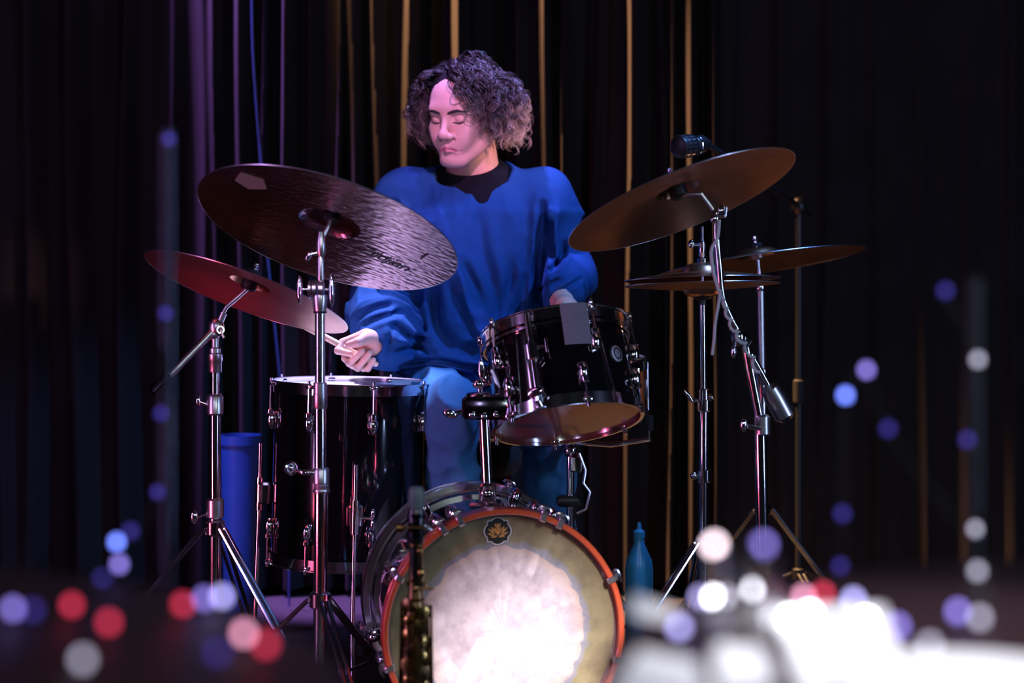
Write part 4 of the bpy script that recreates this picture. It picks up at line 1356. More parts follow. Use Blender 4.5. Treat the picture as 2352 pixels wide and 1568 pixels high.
# ---------------------------------------------------------------- blue tub and bottle
def blue_bin():
    D = 4.95
    a, b = P(553, 1005, D), P(548, 1005, D)
    X = P(551, 1000, D)
    t = thing('plastic_bin', 'blue tapered plastic bin standing behind the floor tom', 'bin', (X.x, X.y, 0))
    H = X.z
    r1, r0 = 0.046, 0.036
    m = MB(); m.lathe([(0.001, 0.004), (r0, 0.004), (r1, H), (r1 + 0.004, H), (r0 + 0.004, 0.0), (0.001, 0.0)], (X.x, X.y, 0.0), (0, 0, 1), 40, caps=False); part('body', m, 'blue_plastic', t)
    m = MB(); m.ring([(r1 + 0.002, -0.022), (r1 + 0.010, -0.022), (r1 + 0.010, 0.002), (r1 + 0.002, 0.002)], (X.x, X.y, H), (0, 0, 1), 40); part('rim', m, 'blue_plastic', t)
    D = 4.22
    X = P(1468, 1400, D)
    t = thing('plastic_bottle', 'small cyan bottle standing between bass drum and hi-hat stand', 'bottle', (X.x, X.y, 0))
    zt = P(1468, 1212, D).z
    m = MB(); m.lathe([(0.024, 0), (0.030, 0.006), (0.031, zt - 0.09), (0.028, zt - 0.07), (0.012, zt - 0.035), (0.011, zt - 0.02)], (X.x, X.y, 0), (0, 0, 1), 28); part('body', m, 'cyan_plastic', t)
    m = MB(); m.lathe([(0.013, 0), (0.013, 0.014), (0.006, 0.02), (0.004, 0.034)], (X.x, X.y, zt - 0.022), (0, 0, 1), 18); part('cap', m, 'cyan_plastic', t)


blue_bin()

# ================================================================ implicit surfaces for the figure
class Field:
    def __init__(self, lo, hi, h):
        self.lo = np.array(lo, np.float32)
        self.h = h
        self.n = np.ceil((np.array(hi) - np.array(lo)) / h).astype(int) + 1
        self.d = np.full(tuple(self.n), 9.0, np.float32)
        self.ax = [self.lo[i] + h * np.arange(self.n[i], dtype=np.float32) for i in range(3)]

    def op(self, fn, lo, hi, k=0.0, sub=False):
        pad = k + 3 * self.h
        i0 = np.clip(np.floor((np.array(lo) - pad - self.lo) / self.h).astype(int), 0, self.n)
        i1 = np.clip(np.ceil((np.array(hi) + pad - self.lo) / self.h).astype(int) + 1, 0, self.n)
        if np.any(i1 <= i0):
            return
        sl = tuple(slice(a, b) for a, b in zip(i0, i1))
        x = self.ax[0][sl[0]][:, None, None]
        y = self.ax[1][sl[1]][None, :, None]
        z = self.ax[2][sl[2]][None, None, :]
        b = fn(x, y, z).astype(np.float32)
        a = self.d[sl]
        if sub:
            b = -b
            if k > 0:
                t = np.clip(0.5 - 0.5 * (b - a) / k, 0, 1)
                self.d[sl] = b + (a - b) * t + k * t * (1 - t)
            else:
                self.d[sl] = np.maximum(a, b)
        elif k > 0:
            t = np.clip(0.5 + 0.5 * (b - a) / k, 0, 1)
            self.d[sl] = b + (a - b) * t - k * t * (1 - t)
        else:
            self.d[sl] = np.minimum(a, b)

    def cap(self, a, b, ra, rb=None, k=0.01, sub=False):
        rb = ra if rb is None else rb
        a, b = np.array(a, float), np.array(b, float)
        ab = b - a
        L2 = max(1e-9, float(ab @ ab))

        def fn(x, y, z):
            t = np.clip(((x - a[0]) * ab[0] + (y - a[1]) * ab[1] + (z - a[2]) * ab[2]) / L2, 0, 1)
            return np.sqrt((x - a[0] - t * ab[0]) ** 2 + (y - a[1] - t * ab[1]) ** 2 + (z - a[2] - t * ab[2]) ** 2) - (ra + (rb - ra) * t)
        r = max(ra, rb)
        self.op(fn, np.minimum(a, b) - r, np.maximum(a, b) + r, k, sub)

    def ell(self, c, r, R=None, k=0.01, sub=False):
        c = np.array(c, float)
        R = np.eye(3) if R is None else np.array(R)

        def fn(x, y, z):
            dx, dy, dz = x - c[0], y - c[1], z - c[2]
            u = (R[0, 0] * dx + R[1, 0] * dy + R[2, 0] * dz)
            v = (R[0, 1] * dx + R[1, 1] * dy + R[2, 1] * dz)
            w = (R[0, 2] * dx + R[1, 2] * dy + R[2, 2] * dz)
            k0 = np.sqrt((u / r[0]) ** 2 + (v / r[1]) ** 2 + (w / r[2]) ** 2)
            k1 = np.sqrt((u / r[0] ** 2) ** 2 + (v / r[1] ** 2) ** 2 + (w / r[2] ** 2) ** 2) + 1e-9
            return k0 * (k0 - 1) / k1
        e = np.sqrt(((R * np.array(r)[None, :]) ** 2).sum(1))
        self.op(fn, c - e, c + e, k, sub)

    def nets(self):
        d, n = self.d, self.n
        S = d < 0
        c = [S[i:n[0] - 1 + i, j:n[1] - 1 + j, k:n[2] - 1 + k] for i in (0, 1) for j in (0, 1) for k in (0, 1)]
        anyv = c[0].copy(); allv = c[0].copy()
        for q in c[1:]:
            anyv |= q
            allv &= q
        act = anyv & ~allv
        I = np.argwhere(act)
        val = {}
        for i in (0, 1):
            for j in (0, 1):
                for k in (0, 1):
                    val[i, j, k] = d[I[:, 0] + i, I[:, 1] + j, I[:, 2] + k]
        acc = np.zeros((len(I), 3)); cnt = np.zeros(len(I))
        ks = list(val)
        for a in ks:
            for ax in range(3):
                if a[ax] == 0:
                    b = list(a); b[ax] = 1; b = tuple(b)
                    va, vb = val[a], val[b]
                    cr = (va < 0) != (vb < 0)
                    t = np.where(cr, va / np.where(cr, va - vb, 1), 0)
                    p = np.zeros((len(I), 3)) + np.array(a)
                    p[:, ax] = t
                    acc += p * cr[:, None]
                    cnt += cr
        V = (I + acc / np.maximum(cnt, 1)[:, None]) * self.h + self.lo
        idx = np.full(tuple(n - 1), -1, np.int32)
        idx[act] = np.arange(len(I))
        faces = []
        for ax in range(3):
            sl0 = [slice(1, n[q] - 1) for q in range(3)]; sl1 = list(sl0)
            sl0[ax] = slice(0, n[ax] - 1); sl1[ax] = slice(1, n[ax])
            A, B = S[tuple(sl0)], S[tuple(sl1)]
            E = np.argwhere(A != B)
            if not len(E):
                continue
            fl = A[E[:, 0], E[:, 1], E[:, 2]]
            off = np.ones(3, int); off[ax] = 0
            G = E + off
            u, v = (ax + 1) % 3, (ax + 2) % 3
            q = []
            for du, dv in ((-1, -1), (0, -1), (0, 0), (-1, 0)):
                g = G.copy(); g[:, u] += du; g[:, v] += dv
                q.append(idx[g[:, 0], g[:, 1], g[:, 2]])
            Q = np.stack(q, 1)
            Q[~fl] = Q[~fl][:, ::-1]
            faces.append(Q)
        Fq = np.concatenate(faces)
        Fq = Fq[(Fq >= 0).all(1)]
        return V, Fq


def smooth_verts(V, Fq, it=2, lam=0.5):
    e = np.concatenate([Fq[:, [0, 1]], Fq[:, [1, 2]], Fq[:, [2, 3]], Fq[:, [3, 0]]])
    deg = np.bincount(e[:, 0], minlength=len(V)) + 1e-9
    for _ in range(it):
        s = np.stack([np.bincount(e[:, 0], weights=V[e[:, 1], a], minlength=len(V)) for a in range(3)], 1)
        V = V + lam * (s / deg[:, None] - V)
    return V


def np_mesh(name, V, Fq, mats, inv):
    me = bpy.data.meshes.new(name)
    m = np.array(inv)
    V = V @ m[:3, :3].T + m[:3, 3]
    me.vertices.add(len(V))
    me.vertices.foreach_set('co', V.astype(np.float32).ravel())
    me.loops.add(Fq.size)
    me.loops.foreach_set('vertex_index', Fq.astype(np.int32).ravel())
    me.polygons.add(len(Fq))
    me.polygons.foreach_set('loop_start', np.arange(0, Fq.size, Fq.shape[1], dtype=np.int32))
    me.update(calc_edges=True)
    me.validate()
    me.shade_smooth()
    for q in mats:
        me.materials.append(MATS[q])
    return me


_lat = RNG.random((64, 64, 64)).astype(np.float32)


def noise3(x, y, z):
    xi, yi, zi = np.floor(x).astype(int), np.floor(y).astype(int), np.floor(z).astype(int)
    fx, fy, fz = x - xi, y - yi, z - zi
    fx, fy, fz = (q * q * (3 - 2 * q) for q in (fx, fy, fz))
    out = 0
    for i in (0, 1):
        for j in (0, 1):
            for k in (0, 1):
                w = (fx if i else 1 - fx) * (fy if j else 1 - fy) * (fz if k else 1 - fz)
                out = out + w * _lat[(xi + i) % 64, (yi + j) % 64, (zi + k) % 64]
    return out


# ================================================================ the drummer
HEAD_C = P(1066, 261, 4.64)
HR = (Matrix.Rotation(math.radians(-30), 3, 'Z') @ Matrix.Rotation(math.radians(14), 3, 'X') @ Matrix.Rotation(math.radians(2), 3, 'Y'))
HRn = np.array(HR)


def hl(x, y, z):
    """head-local point (x his left, -y forward, z up) in the world"""
    return HEAD_C + HR @ Vector((x, y, z))


def right_hand(px, py, mm):
    return P(px, py, 4.42 + mm / 1000)


def left_hand(px, py, mm):
    # the same hand mirrored, wrist up
    dx, dy = -(px - 845), (py - 800)
    return P(1297 - dy * 0.9, 722 + dx * 0.9, 4.42 + mm / 1000)


FINGERS = [
    ((838, 766, 14), (787, 786, 4), (776, 805, -10), (804, 812, -20), 9.2),
    ((846, 782, 20), (793, 822, 8), (803, 834, -13), (831, 806, -21), 9.2),
    ((857, 794, 20), (810, 838, 9), (822, 845, -12), (849, 811, -19), 8.8),
    ((865, 806, 17), (834, 846, 9), (845, 847, -9), (858, 826, -13), 7.6),
]
ELB_R, WRI_R = P(905, 700, 4.78), P(872, 792, 4.44)
SHO_R = P(930, 455, 4.74)
ELB_L, WRI_L = P(1306, 622, 4.74), P(1290, 690, 4.50)
SHO_L = P(1240, 450, 4.74)


def build_person():
    base = Vector((P(1040, 900, 4.85).x, 4.85, 0))
    t = thing('person', 'seated drummer with curly hair in a blue sweatshirt and jeans, holding drumsticks', 'person', base)
    inv = INV[t.name]
    # ---- body: head, neck, torso, arms and hands in one surface
    f = Field((-0.47, 4.30, 0.60), (0.24, 4.93, 1.50), 0.0023)
    # torso and arms under the clothes
    f.ell(P(1085, 540, 4.76), (0.150, 0.095, 0.19), k=0.02)
    f.ell(P(1050, 730, 4.78), (0.135, 0.095, 0.20), k=0.03)
    f.cap(SHO_R, SHO_L, 0.050, k=0.04)
    f.cap(SHO_R, ELB_R, 0.045, 0.036, 0.03)
    f.cap(ELB_R, WRI_R, 0.036, 0.024, 0.02)
    f.cap(SHO_L, ELB_L, 0.045, 0.036, 0.03)
    f.cap(ELB_L, WRI_L, 0.036, 0.024, 0.02)
    f.cap(hl(0.0, 0.030, -0.05), P(1094, 425, 4.75), 0.052, 0.062, 0.02)
    # head
    E = lambda c, r, k=0.012, sub=False: f.ell(hl(*c), r, HRn, k, sub)
    C = lambda a, b, ra, rb=None, k=0.008, sub=False: f.cap(hl(*a), hl(*b), ra, rb, k, sub)
    E((0, 0.018, 0.038), (0.074, 0.093, 0.080), 0.02)
    E((0, -0.028, 0.020), (0.068, 0.062, 0.078), 0.02)
    E((0, -0.026, -0.045), (0.061, 0.056, 0.062), 0.02)
    for s in (-1, 1):
        C((s * 0.056, -0.004, -0.062), (s * 0.021, -0.064, -0.100), 0.017, 0.017, 0.025)
        E((s * 0.043, -0.056, -0.028), (0.022, 0.022, 0.020), 0.02)
        E((s * 0.030, -0.070, -0.050), (0.020, 0.018, 0.022), 0.02)
    E((0, -0.072, -0.100), (0.025, 0.020, 0.017), 0.02)
    C((-0.036, -0.074, 0.024), (0.036, -0.074, 0.024), 0.011, None, 0.02)
    E((0, -0.074, -0.066), (0.030, 0.021, 0.022), 0.018)
    for s in (-1, 1):
        E((s * 0.032, -0.094, 0.002), (0.020, 0.0195, 0.0120), 0.010, True)
    C((0, -0.080, 0.014), (0, -0.103, -0.030), 0.0072, 0.0095, 0.012)
    E((0, -0.1045, -0.0345), (0.0135, 0.0110, 0.0105), 0.008)
    for s in (-1, 1):
        E((s * 0.0140, -0.096, -0.0385), (0.0085, 0.0100, 0.0082), 0.006)
        E((s * 0.032, -0.0690, -0.0005), (0.0150, 0.0145, 0.0125), 0.003)       # closed lids over the eyeballs
    for s in (-1, 1):
        E((s * 0.0068, -0.1010, -0.0465), (0.0036, 0.0046, 0.0030), 0.002, True)
        C((s * 0.0160, -0.088, -0.044), (s * 0.030, -0.079, -0.066), 0.0022, 0.0014, 0.007, True)
        E((s * 0.075, 0.012, -0.010), (0.010, 0.018, 0.030), 0.006)
    C((0, -0.0985, -0.050), (0, -0.0975, -0.058), 0.0030, 0.0034, 0.004, True)
    for s in (-1, 1):
        C((0, -0.0940, -0.0640), (s * 0.026, -0.0810, -0.0725), 0.0042, 0.0022, 0.004)
        C((0, -0.0925, -0.0745), (s * 0.020, -0.0830, -0.0745), 0.0052, 0.0026, 0.005)
        C((0, -0.1000, -0.0692), (s * 0.030, -0.0810, -0.0755), 0.0021, 0.0018, 0.002, True)
    C((-0.014, -0.094, -0.0850), (0.014, -0.094, -0.0850), 0.0040, None, 0.010, True)
    # hands
    for H, sc in ((right_hand, 1.0), (left_hand, 0.95)):
        mm = lambda r: r * 0.001 * sc
        f.ell(H(848, 794, 16), (mm(30), mm(17), mm(32)), k=0.012)
        f.cap(H(846, 776, 8), H(868, 798, 14), mm(22), mm(23), 0.014)
        for a, b, c, d, r in FINGERS:
            f.cap(H(*a), H(*b), mm(r + 1.4), mm(r), 0.006)
            f.cap(H(*b), H(*c), mm(r), mm(r * 0.95), 0.003)
            f.cap(H(*c), H(*d), mm(r * 0.95), mm(r * 0.84), 0.003)
        f.cap(H(855, 778, -2), H(838, 777, -16), mm(18), mm(13.5), 0.012)
        f.cap(H(840, 778, -18), H(821, 786, -33), mm(13), mm(11.5), 0.005)
        f.cap(H(821, 786, -33), H(802, 791, -34), mm(11.5), mm(9.2), 0.003)
    f.cap(WRI_R, right_hand(860, 788, 12), 0.026, 0.022, 0.015)
    f.cap(WRI_L, left_hand(862, 798, 12), 0.026, 0.022, 0.015)
    V, Fq = f.nets()
    del f
    V = smooth_verts(V, Fq, 2, 0.5)
    me = np_mesh('body', V, Fq, ['skin', 'lips'], inv)
    # lips: faces near the mouth
    cen = V[Fq].mean(1)
    loc = (cen - np.array(HEAD_C)) @ HRn
    xx, yy, zz = loc[:, 0], loc[:, 1], loc[:, 2]
    w = np.clip(1 - (np.abs(xx) / 0.0275) ** 2, 0, 1)
    lipm = (yy < -0.078) & (np.abs(zz + 0.0695 + 6.0 * xx * xx) < 0.0074 * np.sqrt(w)) & (np.abs(xx) < 0.0275)
    me.polygons.foreach_set('material_index', lipm.astype(np.int32))
    part('body', me, None, t)

    # ---- eyebrows and lashes, laid on the surface
    VL = (V - np.array(HEAD_C)) @ HRn
    VL = VL[(VL[:, 1] < -0.03) & (np.abs(VL[:, 0]) < 0.08)]

    def skin_y(x, z):
        q = np.hypot(VL[:, 0] - x, VL[:, 2] - z)
        return VL[q < max(0.004, q.min() + 1e-4), 1].min()

    def strip(ctrl, half, lift):
        """flat hair strip through (x, z) points with half widths"""
        n = len(ctrl)
        vs, fs = [], []
        for i, (x, z) in enumerate(ctrl):
            for u in (-1, -0.35, 0.35, 1):
                zz = z + u * half[i]
                vs.append(hl(x, skin_y(x, zz) - lift * (1 - 0.6 * u * u) + 0.0004, zz))
        for i in range(n - 1):
            for k in range(3):
                a = i * 4 + k
                fs.append((a, a + 1, a + 5, a + 4))
        return MB().add(vs, fs)
    for s in (-1, 1):
        xs_ = [0.0105 + 0.0044 * i for i in range(11)]
        zc = [0.0165 + 0.0062 * math.sin(math.pi * min(1, i / 10 * 0.70)) - 0.0040 * max(0, i - 6) / 4 for i in range(11)]
        hw = [0.0022 + 0.0019 * math.sin(math.pi * (i / 10) ** 0.8) - 0.0012 * i / 10 for i in range(11)]
        part('eyebrow', strip([(s * a, b) for a, b in zip(xs_, zc)], hw, 0.0016), 'lash', t, smooth=80)
        xs_ = [0.0180 + 0.0029 * i for i in range(11)]
        zc = [-0.0060 - 0.0036 * math.sin(math.pi * i / 10) + 0.0012 * i / 10 for i in range(11)]
        hw = [0.0006 + 0.0011 * math.sin(math.pi * i / 10) for i in range(11)]
        part('eyelash', strip([(s * a, b) for a, b in zip(xs_, zc)], hw, 0.0014), 'lash', t, smooth=80)

    # ---- hair: a close cap and many curled locks
    hv, hf, ht = [], [], []

    SEG = 3

    def lock(pts, rad, a0, a1):
        pts = np.asarray(pts)
        n = len(pts)
        o = sum(len(q) for q in hv)
        tg = np.gradient(pts, axis=0)
        tg /= np.linalg.norm(tg, axis=1)[:, None] + 1e-9
        ref = np.array([0.31, 0.52, 0.79])
        x = np.cross(tg, ref)
        x /= np.linalg.norm(x, axis=1)[:, None] + 1e-9
        y = np.cross(tg, x)
        u = np.linspace(0, 1, n)
        r = rad * (0.6 + 0.4 * np.sin(np.pi * np.minimum(1, u * 1.2 + 0.1))) * (1 - 0.8 * np.maximum(0, u - 0.7) / 0.3)
        a = 2 * np.pi * np.arange(SEG) / SEG
        ring = pts[:, None, :] + (x[:, None, :] * np.cos(a)[None, :, None] + y[:, None, :] * np.sin(a)[None, :, None]) * r[:, None, None]
        hv.append(ring.reshape(-1, 3))
        ht.append(np.repeat(a0 + (a1 - a0) * u, SEG))
        i = np.arange(n - 1)[:, None]
        k = np.arange(SEG)[None, :]
        k2 = (k + 1) % SEG
        hf.append(np.stack([o + i * SEG + k, o + i * SEG + k2, o + (i + 1) * SEG + k2, o + (i + 1) * SEG + k], -1).reshape(-1, 4))

    rnd = random.Random(21)
    down = HRn.T @ np.array([0, 0, -1.0])
    outw = HRn.T @ np.array([1.0, 0, 0])

    def grow(d, length, strands, curl_r, pitch, spread=1.0, tip=1.0, rad=0.0009, flat=0.0):
        """clump of strands rooted on the scalp in head-local direction d, falling outward and down"""
        d = np.array(d) / np.linalg.norm(d)
        p = np.array([0, 0.018, 0.038]) + d * np.array([0.075, 0.094, 0.081]) * 0.985
        side = 1.0 if d[0] > -0.30 - 0.25 * max(0, d[1]) else -1.0
        if d[1] < 0 and -0.5 < d[0] < -0.1 and rnd.random() < 0.45:
            side = -side
        tan = np.array([side, 0.35, -0.1])
        tan = tan - d * (tan @ d)
        up = max(0.0, d[2])
        v = d * (0.70 - 0.52 * up) + tan * (0.25 + 0.75 * up)
        if d[1] < -0.2:
            v = v + np.array([0.5 * side, 0.25, 0.0])
        if d[2] > 0.7:
            v = tan + d * 0.10
        v = v / np.linalg.norm(v)
        step = 0.005
        n = int(length / step)
        core = [p.copy()]
        wob = np.array([rnd.uniform(-1, 1) for _ in range(3)])
        lim0 = rnd.uniform(0.100, 0.140) * spread
        for i in range(n):
            u = i / n
            v = v + down * (0.07 + 0.05 * up + 0.11 * u) + wob * 0.025
            q = p - np.array([0, 0.018, 0.02])
            hr = math.hypot(q[0], q[1])
            if hr > lim0:
                v = v - np.array([q[0], q[1], 0]) / hr * 0.16
            elif q[2] < 0.06 and hr < lim0 * 0.9:
                v = v + np.array([q[0], q[1], 0]) / (hr + 1e-6) * 0.10
            e = (p - np.array([0, 0.014, 0.030])) / np.array([0.086, 0.101, 0.088])
            el = np.linalg.norm(e)
            if el < 1.02:
                v = v + e / el * 0.35
            if p[1] < -0.035 and abs(p[0]) < 0.072 and p[2] < 0.07:
                v = v + np.array([0.45 * side, 0.12, 0])
            v = v / np.linalg.norm(v)
            p = p + v * step
            core.append(p.copy())
        core = np.array(core)
        n = len(core)
        tg = np.gradient(core, axis=0)
        tg /= np.linalg.norm(tg, axis=1)[:, None] + 1e-9
        x = np.cross(tg, np.array([0.3, 0.5, 0.8]))
        x /= np.linalg.norm(x, axis=1)[:, None] + 1e-9
        y = np.cross(tg, x)
        s_ = np.arange(n) * step
        ph, sg = rnd.uniform(0, 6.28), rnd.choice((-1, 1))
        for m_ in range(strands):
            cr = curl_r * np.clip((s_ - 0.01) / 0.07, 0.10, 1) * rnd.uniform(0.75, 1.15)
            a = ph + rnd.uniform(-0.35, 0.35) + sg * 2 * np.pi * s_ / (pitch * rnd.uniform(0.95, 1.06))
            ox, oy = rnd.gauss(0, 0.0026), rnd.gauss(0, 0.0026)
            cut = n - rnd.randrange(0, max(1, n // 6))
            W = core + x * (np.cos(a) * cr + ox)[:, None] + y * (np.sin(a) * cr + oy)[:, None]
            W = np.array(HEAD_C) + W[:cut] @ HRn.T
            lock(W, rad * rnd.uniform(0.7, 1.3), 0.0, tip * rnd.uniform(0.85, 1.0))

    count = 0
    while count < 520:
        z = rnd.uniform(-0.66, 1.0)
        a = rnd.uniform(0, 2 * math.pi)
        r = math.sqrt(max(0, 1 - z * z))
        d = (r * math.cos(a), r * math.sin(a), z)
        if d[1] < -0.05 and z < 0.52 - 0.10 * abs(d[0]) and abs(d[0]) < 0.93:      # the face stays free
            continue
        if d[1] < -0.42 and z < 0.78 and abs(d[0]) < 0.66:
            continue
        up = max(0, z)
        ln = (0.145 + 0.075 * up + rnd.uniform(-0.03, 0.03)) * (0.80 if z < -0.2 else 1)
        tip = rnd.uniform(0.85, 1.0) if z < 0.25 and (d[0] > -0.2 or rnd.random() < 0.4) else rnd.uniform(0.45, 0.75)
        grow(d, ln, rnd.choice((7, 8, 9, 10)), rnd.uniform(0.006, 0.0115), rnd.uniform(0.040, 0.062), rnd.uniform(0.92, 1.10), tip)
        count += 1
    # hair combed over from the hairline, so that no scalp shows
    for k in range(80):
        x = rnd.uniform(-0.52, 0.45)
        z = rnd.uniform(0.78, 0.95)
        y = -math.sqrt(max(0.02, 1 - min(0.98, x * x + z * z)))
        grow((x, y, z), rnd.uniform(0.15, 0.21), 6, rnd.uniform(0.005, 0.009), rnd.uniform(0.045, 0.065), rnd.uniform(0.9, 1.05), rnd.uniform(0.4, 0.65))
    # loose curls beside the face, on both temples
    for k in range(9):
        grow((0.80 + rnd.uniform(-.08, .08), -0.48 + rnd.uniform(-.12, .10), 0.45 + rnd.uniform(-.1, .25)), rnd.uniform(0.11, 0.165), 3, rnd.uniform(0.006, 0.010), rnd.uniform(0.036, 0.05), 0.80, 0.75)
    for k in range(7):
        grow((-0.84 + rnd.uniform(-.08, .08), -0.42 + rnd.uniform(-.1, .10), 0.38 + rnd.uniform(-.1, .25)), rnd.uniform(0.10, 0.15), 4, rnd.uniform(0.006, 0.010), rnd.uniform(0.036, 0.05), 0.9, 0.85)
    # cap
    g = Field(np.array(HEAD_C) - 0.17, np.array(HEAD_C) + 0.17, 0.004)
    g.ell(hl(0, 0.020, 0.038), (0.083, 0.101, 0.089), HRn, 0)
    g.ell(hl(0, 0.045, -0.01), (0.085, 0.070, 0.075), HRn, 0.03)
    g.ell(hl(-0.008, -0.098, 0.004), (0.062, 0.066, 0.092), HRn, 0.012, True)
    g.ell(hl(0, -0.070, -0.07), (0.085, 0.085, 0.080), HRn, 0.012, True)
    CV, CF = g.nets()
    CV = CV + (noise3(CV[:, 0] * 60, CV[:, 1] * 60, CV[:, 2] * 60) - 0.5)[:, None] * 0.006 * (CV - np.array(HEAD_C)) / 0.1
    hv = np.concatenate(hv); hf = np.concatenate(hf); ht = np.concatenate(ht)
    HV = np.concatenate([hv, CV])
    HF = np.concatenate([hf, CF + len(hv)])
    me = np_mesh('hair', HV, HF, ['curly_hair'], inv)
    at = me.attributes.new('along', 'FLOAT', 'POINT')
    at.data.foreach_set('value', np.concatenate([ht, np.full(len(CV), 0.05)]).astype(np.float32))
    part('hair', me, None, t, label='chin-length curly hair, dark on top with blond ends')

    # ---- sweatshirt
    f = Field((-0.48, 4.34, 0.58), (0.27, 4.97, 1.28), 0.0038)
    f.cap(P(935, 470, 4.74), P(1235, 465, 4.74), 0.068, None, 0.03)
    f.cap(P(1040, 425, 4.75), P(1140, 422, 4.75), 0.060, None, 0.05)
    f.ell(P(1088, 555, 4.75), (0.180, 0.118, 0.185), k=0.05)
    f.ell(P(1075, 700, 4.75), (0.178, 0.125, 0.180), k=0.05)
    f.ell(P(1040, 800, 4.74), (0.185, 0.135, 0.105), k=0.05)
    f.cap(SHO_R, ELB_R, 0.074, 0.074, 0.03)
    f.cap(ELB_R, P(880, 788, 4.47), 0.073, 0.050, 0.02)
    f.cap(P(845, 720, 4.66), P(868, 745, 4.56), 0.050, 0.046, 0.03)
    f.cap(SHO_L, ELB_L, 0.068, 0.056, 0.03)
    f.cap(ELB_L, P(1292, 672, 4.54), 0.056, 0.043, 0.02)
    f.ell(P(1320, 632, 4.70), (0.046, 0.05, 0.045), k=0.02)
    # openings: neck, cuffs, hem
    f.cap(P(1090, 425, 4.735), P(1082, 330, 4.68), 0.088, 0.105, 0.008, True)
    f.cap(P(876, 792, 4.455), P(860, 800, 4.40), 0.030, 0.034, 0.004, True)
    f.cap(P(1292, 690, 4.52), P(1296, 730, 4.44), 0.030, 0.034, 0.004, True)
    x, y, z = np.meshgrid(*f.ax, indexing='ij', sparse=True)
    msk = np.abs(f.d) < 0.05
    ii = np.argwhere(msk)
    xs, ys, zs = (f.ax[a][ii[:, a]].astype(float) for a in range(3))

    def seg_t(a, b):
        a, b = np.array(a), np.array(b)
        ab = b - a
        p = np.stack([xs, ys, zs], 1) - a
        tt = np.clip(p @ ab / (ab @ ab), 0, 1)
        return tt * np.linalg.norm(ab), np.linalg.norm(p - tt[:, None] * ab, axis=1)
    dis = np.zeros(len(ii))
    ridge = lambda q: (1 - np.abs(2 * q - 1)) ** 1.6
    # torso: long hanging folds that gather toward the lap
    tor = ridge(noise3(xs * 15 + 3 + (zs - 0.9) * 2.0, ys * 6, zs * 3.2 + 7)) * 0.036 + ridge(noise3(xs * 26 + 9, ys * 12 + 4, zs * 6 + 2)) * 0.012
    lap = ridge(noise3(xs * 7 + 20, ys * 7 + 3, zs * 26 + xs * 9)) * 0.034
    wl = np.clip((0.86 - zs) / 0.12, 0, 1)
    dis += (tor * (1 - wl) + lap * wl) * np.clip((1.20 - zs) / 0.10, 0.25, 1)
    # sleeves: rings of folds
    for a, b, amp, fr in ((SHO_R, ELB_R, 0.024, 19), (ELB_R, P(880, 788, 4.47), 0.030, 30), (SHO_L, ELB_L, 0.028, 17), (ELB_L, P(1292, 672, 4.54), 0.028, 30)):
        s_, r_ = seg_t(a, b)
        w = np.clip((0.105 - r_) / 0.03, 0, 1)
        fold = ridge(noise3(s_ * fr + 5 + noise3(xs * 12, ys * 12, zs * 12) * 1.3, xs * 5 + amp * 900, zs * 5)) * amp
        dis = dis * (1 - w) + fold * w
    # creases where the cloth pulls: polylines down the front, (px, py), half width and depth in mm
    front = ys < 4.78
    creases = [([(1246, 470), (1248, 540), (1240, 610), (1236, 700)], 10, 24), ([(1268, 500), (1262, 560), (1275, 610)], 8, 13), ([(1300, 560), (1285, 600), (1262, 625)], 7, 15),
               ([(1100, 500), (1112, 580), (1130, 650), (1140, 720)], 13, 9), ([(1062, 600), (1090, 650), (1112, 700)], 9, 7), ([(1175, 600), (1166, 660), (1140, 730)], 12, 8), ([(1205, 640), (1190, 700), (1165, 745)], 9, 7),
               ([(1035, 650), (1060, 710), (1090, 770)], 11, 10), ([(1000, 670), (1005, 740), (1035, 790)], 12, 24), ([(980, 790), (940, 762), (915, 740)], 8, 16), ([(1000, 815), (950, 792), (915, 795)], 8, 14),
               ([(900, 700), (870, 705), (838, 722)], 6, 11), ([(925, 715), (885, 725), (850, 742)], 6, 11), ([(915, 745), (908, 775), (905, 808)], 5, 7),
               ([(925, 832), (1000, 826), (1075, 842)], 6, 14), ([(930, 852), (1010, 846), (1080, 862)], 6, 12), ([(1060, 800), (1110, 790), (1170, 745)], 9, 10), ([(960, 560), (1000, 600), (1040, 620)], 12, 7),
               ([(1285, 640), (1262, 650), (1240, 668)], 5, 9), ([(1330, 640), (1305, 655), (1255, 690)], 5, 9), ([(905, 470), (925, 520), (930, 580)], 9, 12)]
    for line_, w_, dep in creases:
        ctrl = [P(a_, b_, 4.64) for a_, b_ in line_]
        pl = np.array([(q.x, q.z) for q in spline(ctrl, 5)])
        w_ *= 0.001
        dep *= 0.001
        mg = 5 * w_
        sel = np.where(front & (xs > pl[:, 0].min() - mg) & (xs < pl[:, 0].max() + mg) & (zs > pl[:, 1].min() - mg) & (zs < pl[:, 1].max() + mg))[0]
        if not len(sel):
            continue
        X_, Z_ = xs[sel], zs[sel]
        best = np.full(len(sel), 9.0)
        tt_ = np.zeros(len(sel))
        for k_ in range(len(pl) - 1):
            a_, ab = pl[k_], pl[k_ + 1] - pl[k_]
            u_ = np.clip(((X_ - a_[0]) * ab[0] + (Z_ - a_[1]) * ab[1]) / (ab @ ab + 1e-12), 0, 1)
            q_ = np.hypot(X_ - a_[0] - u_ * ab[0], Z_ - a_[1] - u_ * ab[1])
            m_ = q_ < best
            best[m_] = q_[m_]
            tt_[m_] = (k_ + u_[m_]) / (len(pl) - 1)
        fade = np.sin(np.pi * np.clip(tt_ * 0.9 + 0.05, 0, 1)) ** 0.6
        dis[sel] += fade * dep * (-np.exp(-(best / w_) ** 2) + 0.55 * np.exp(-((best - 2.1 * w_) / (1.1 * w_)) ** 2))
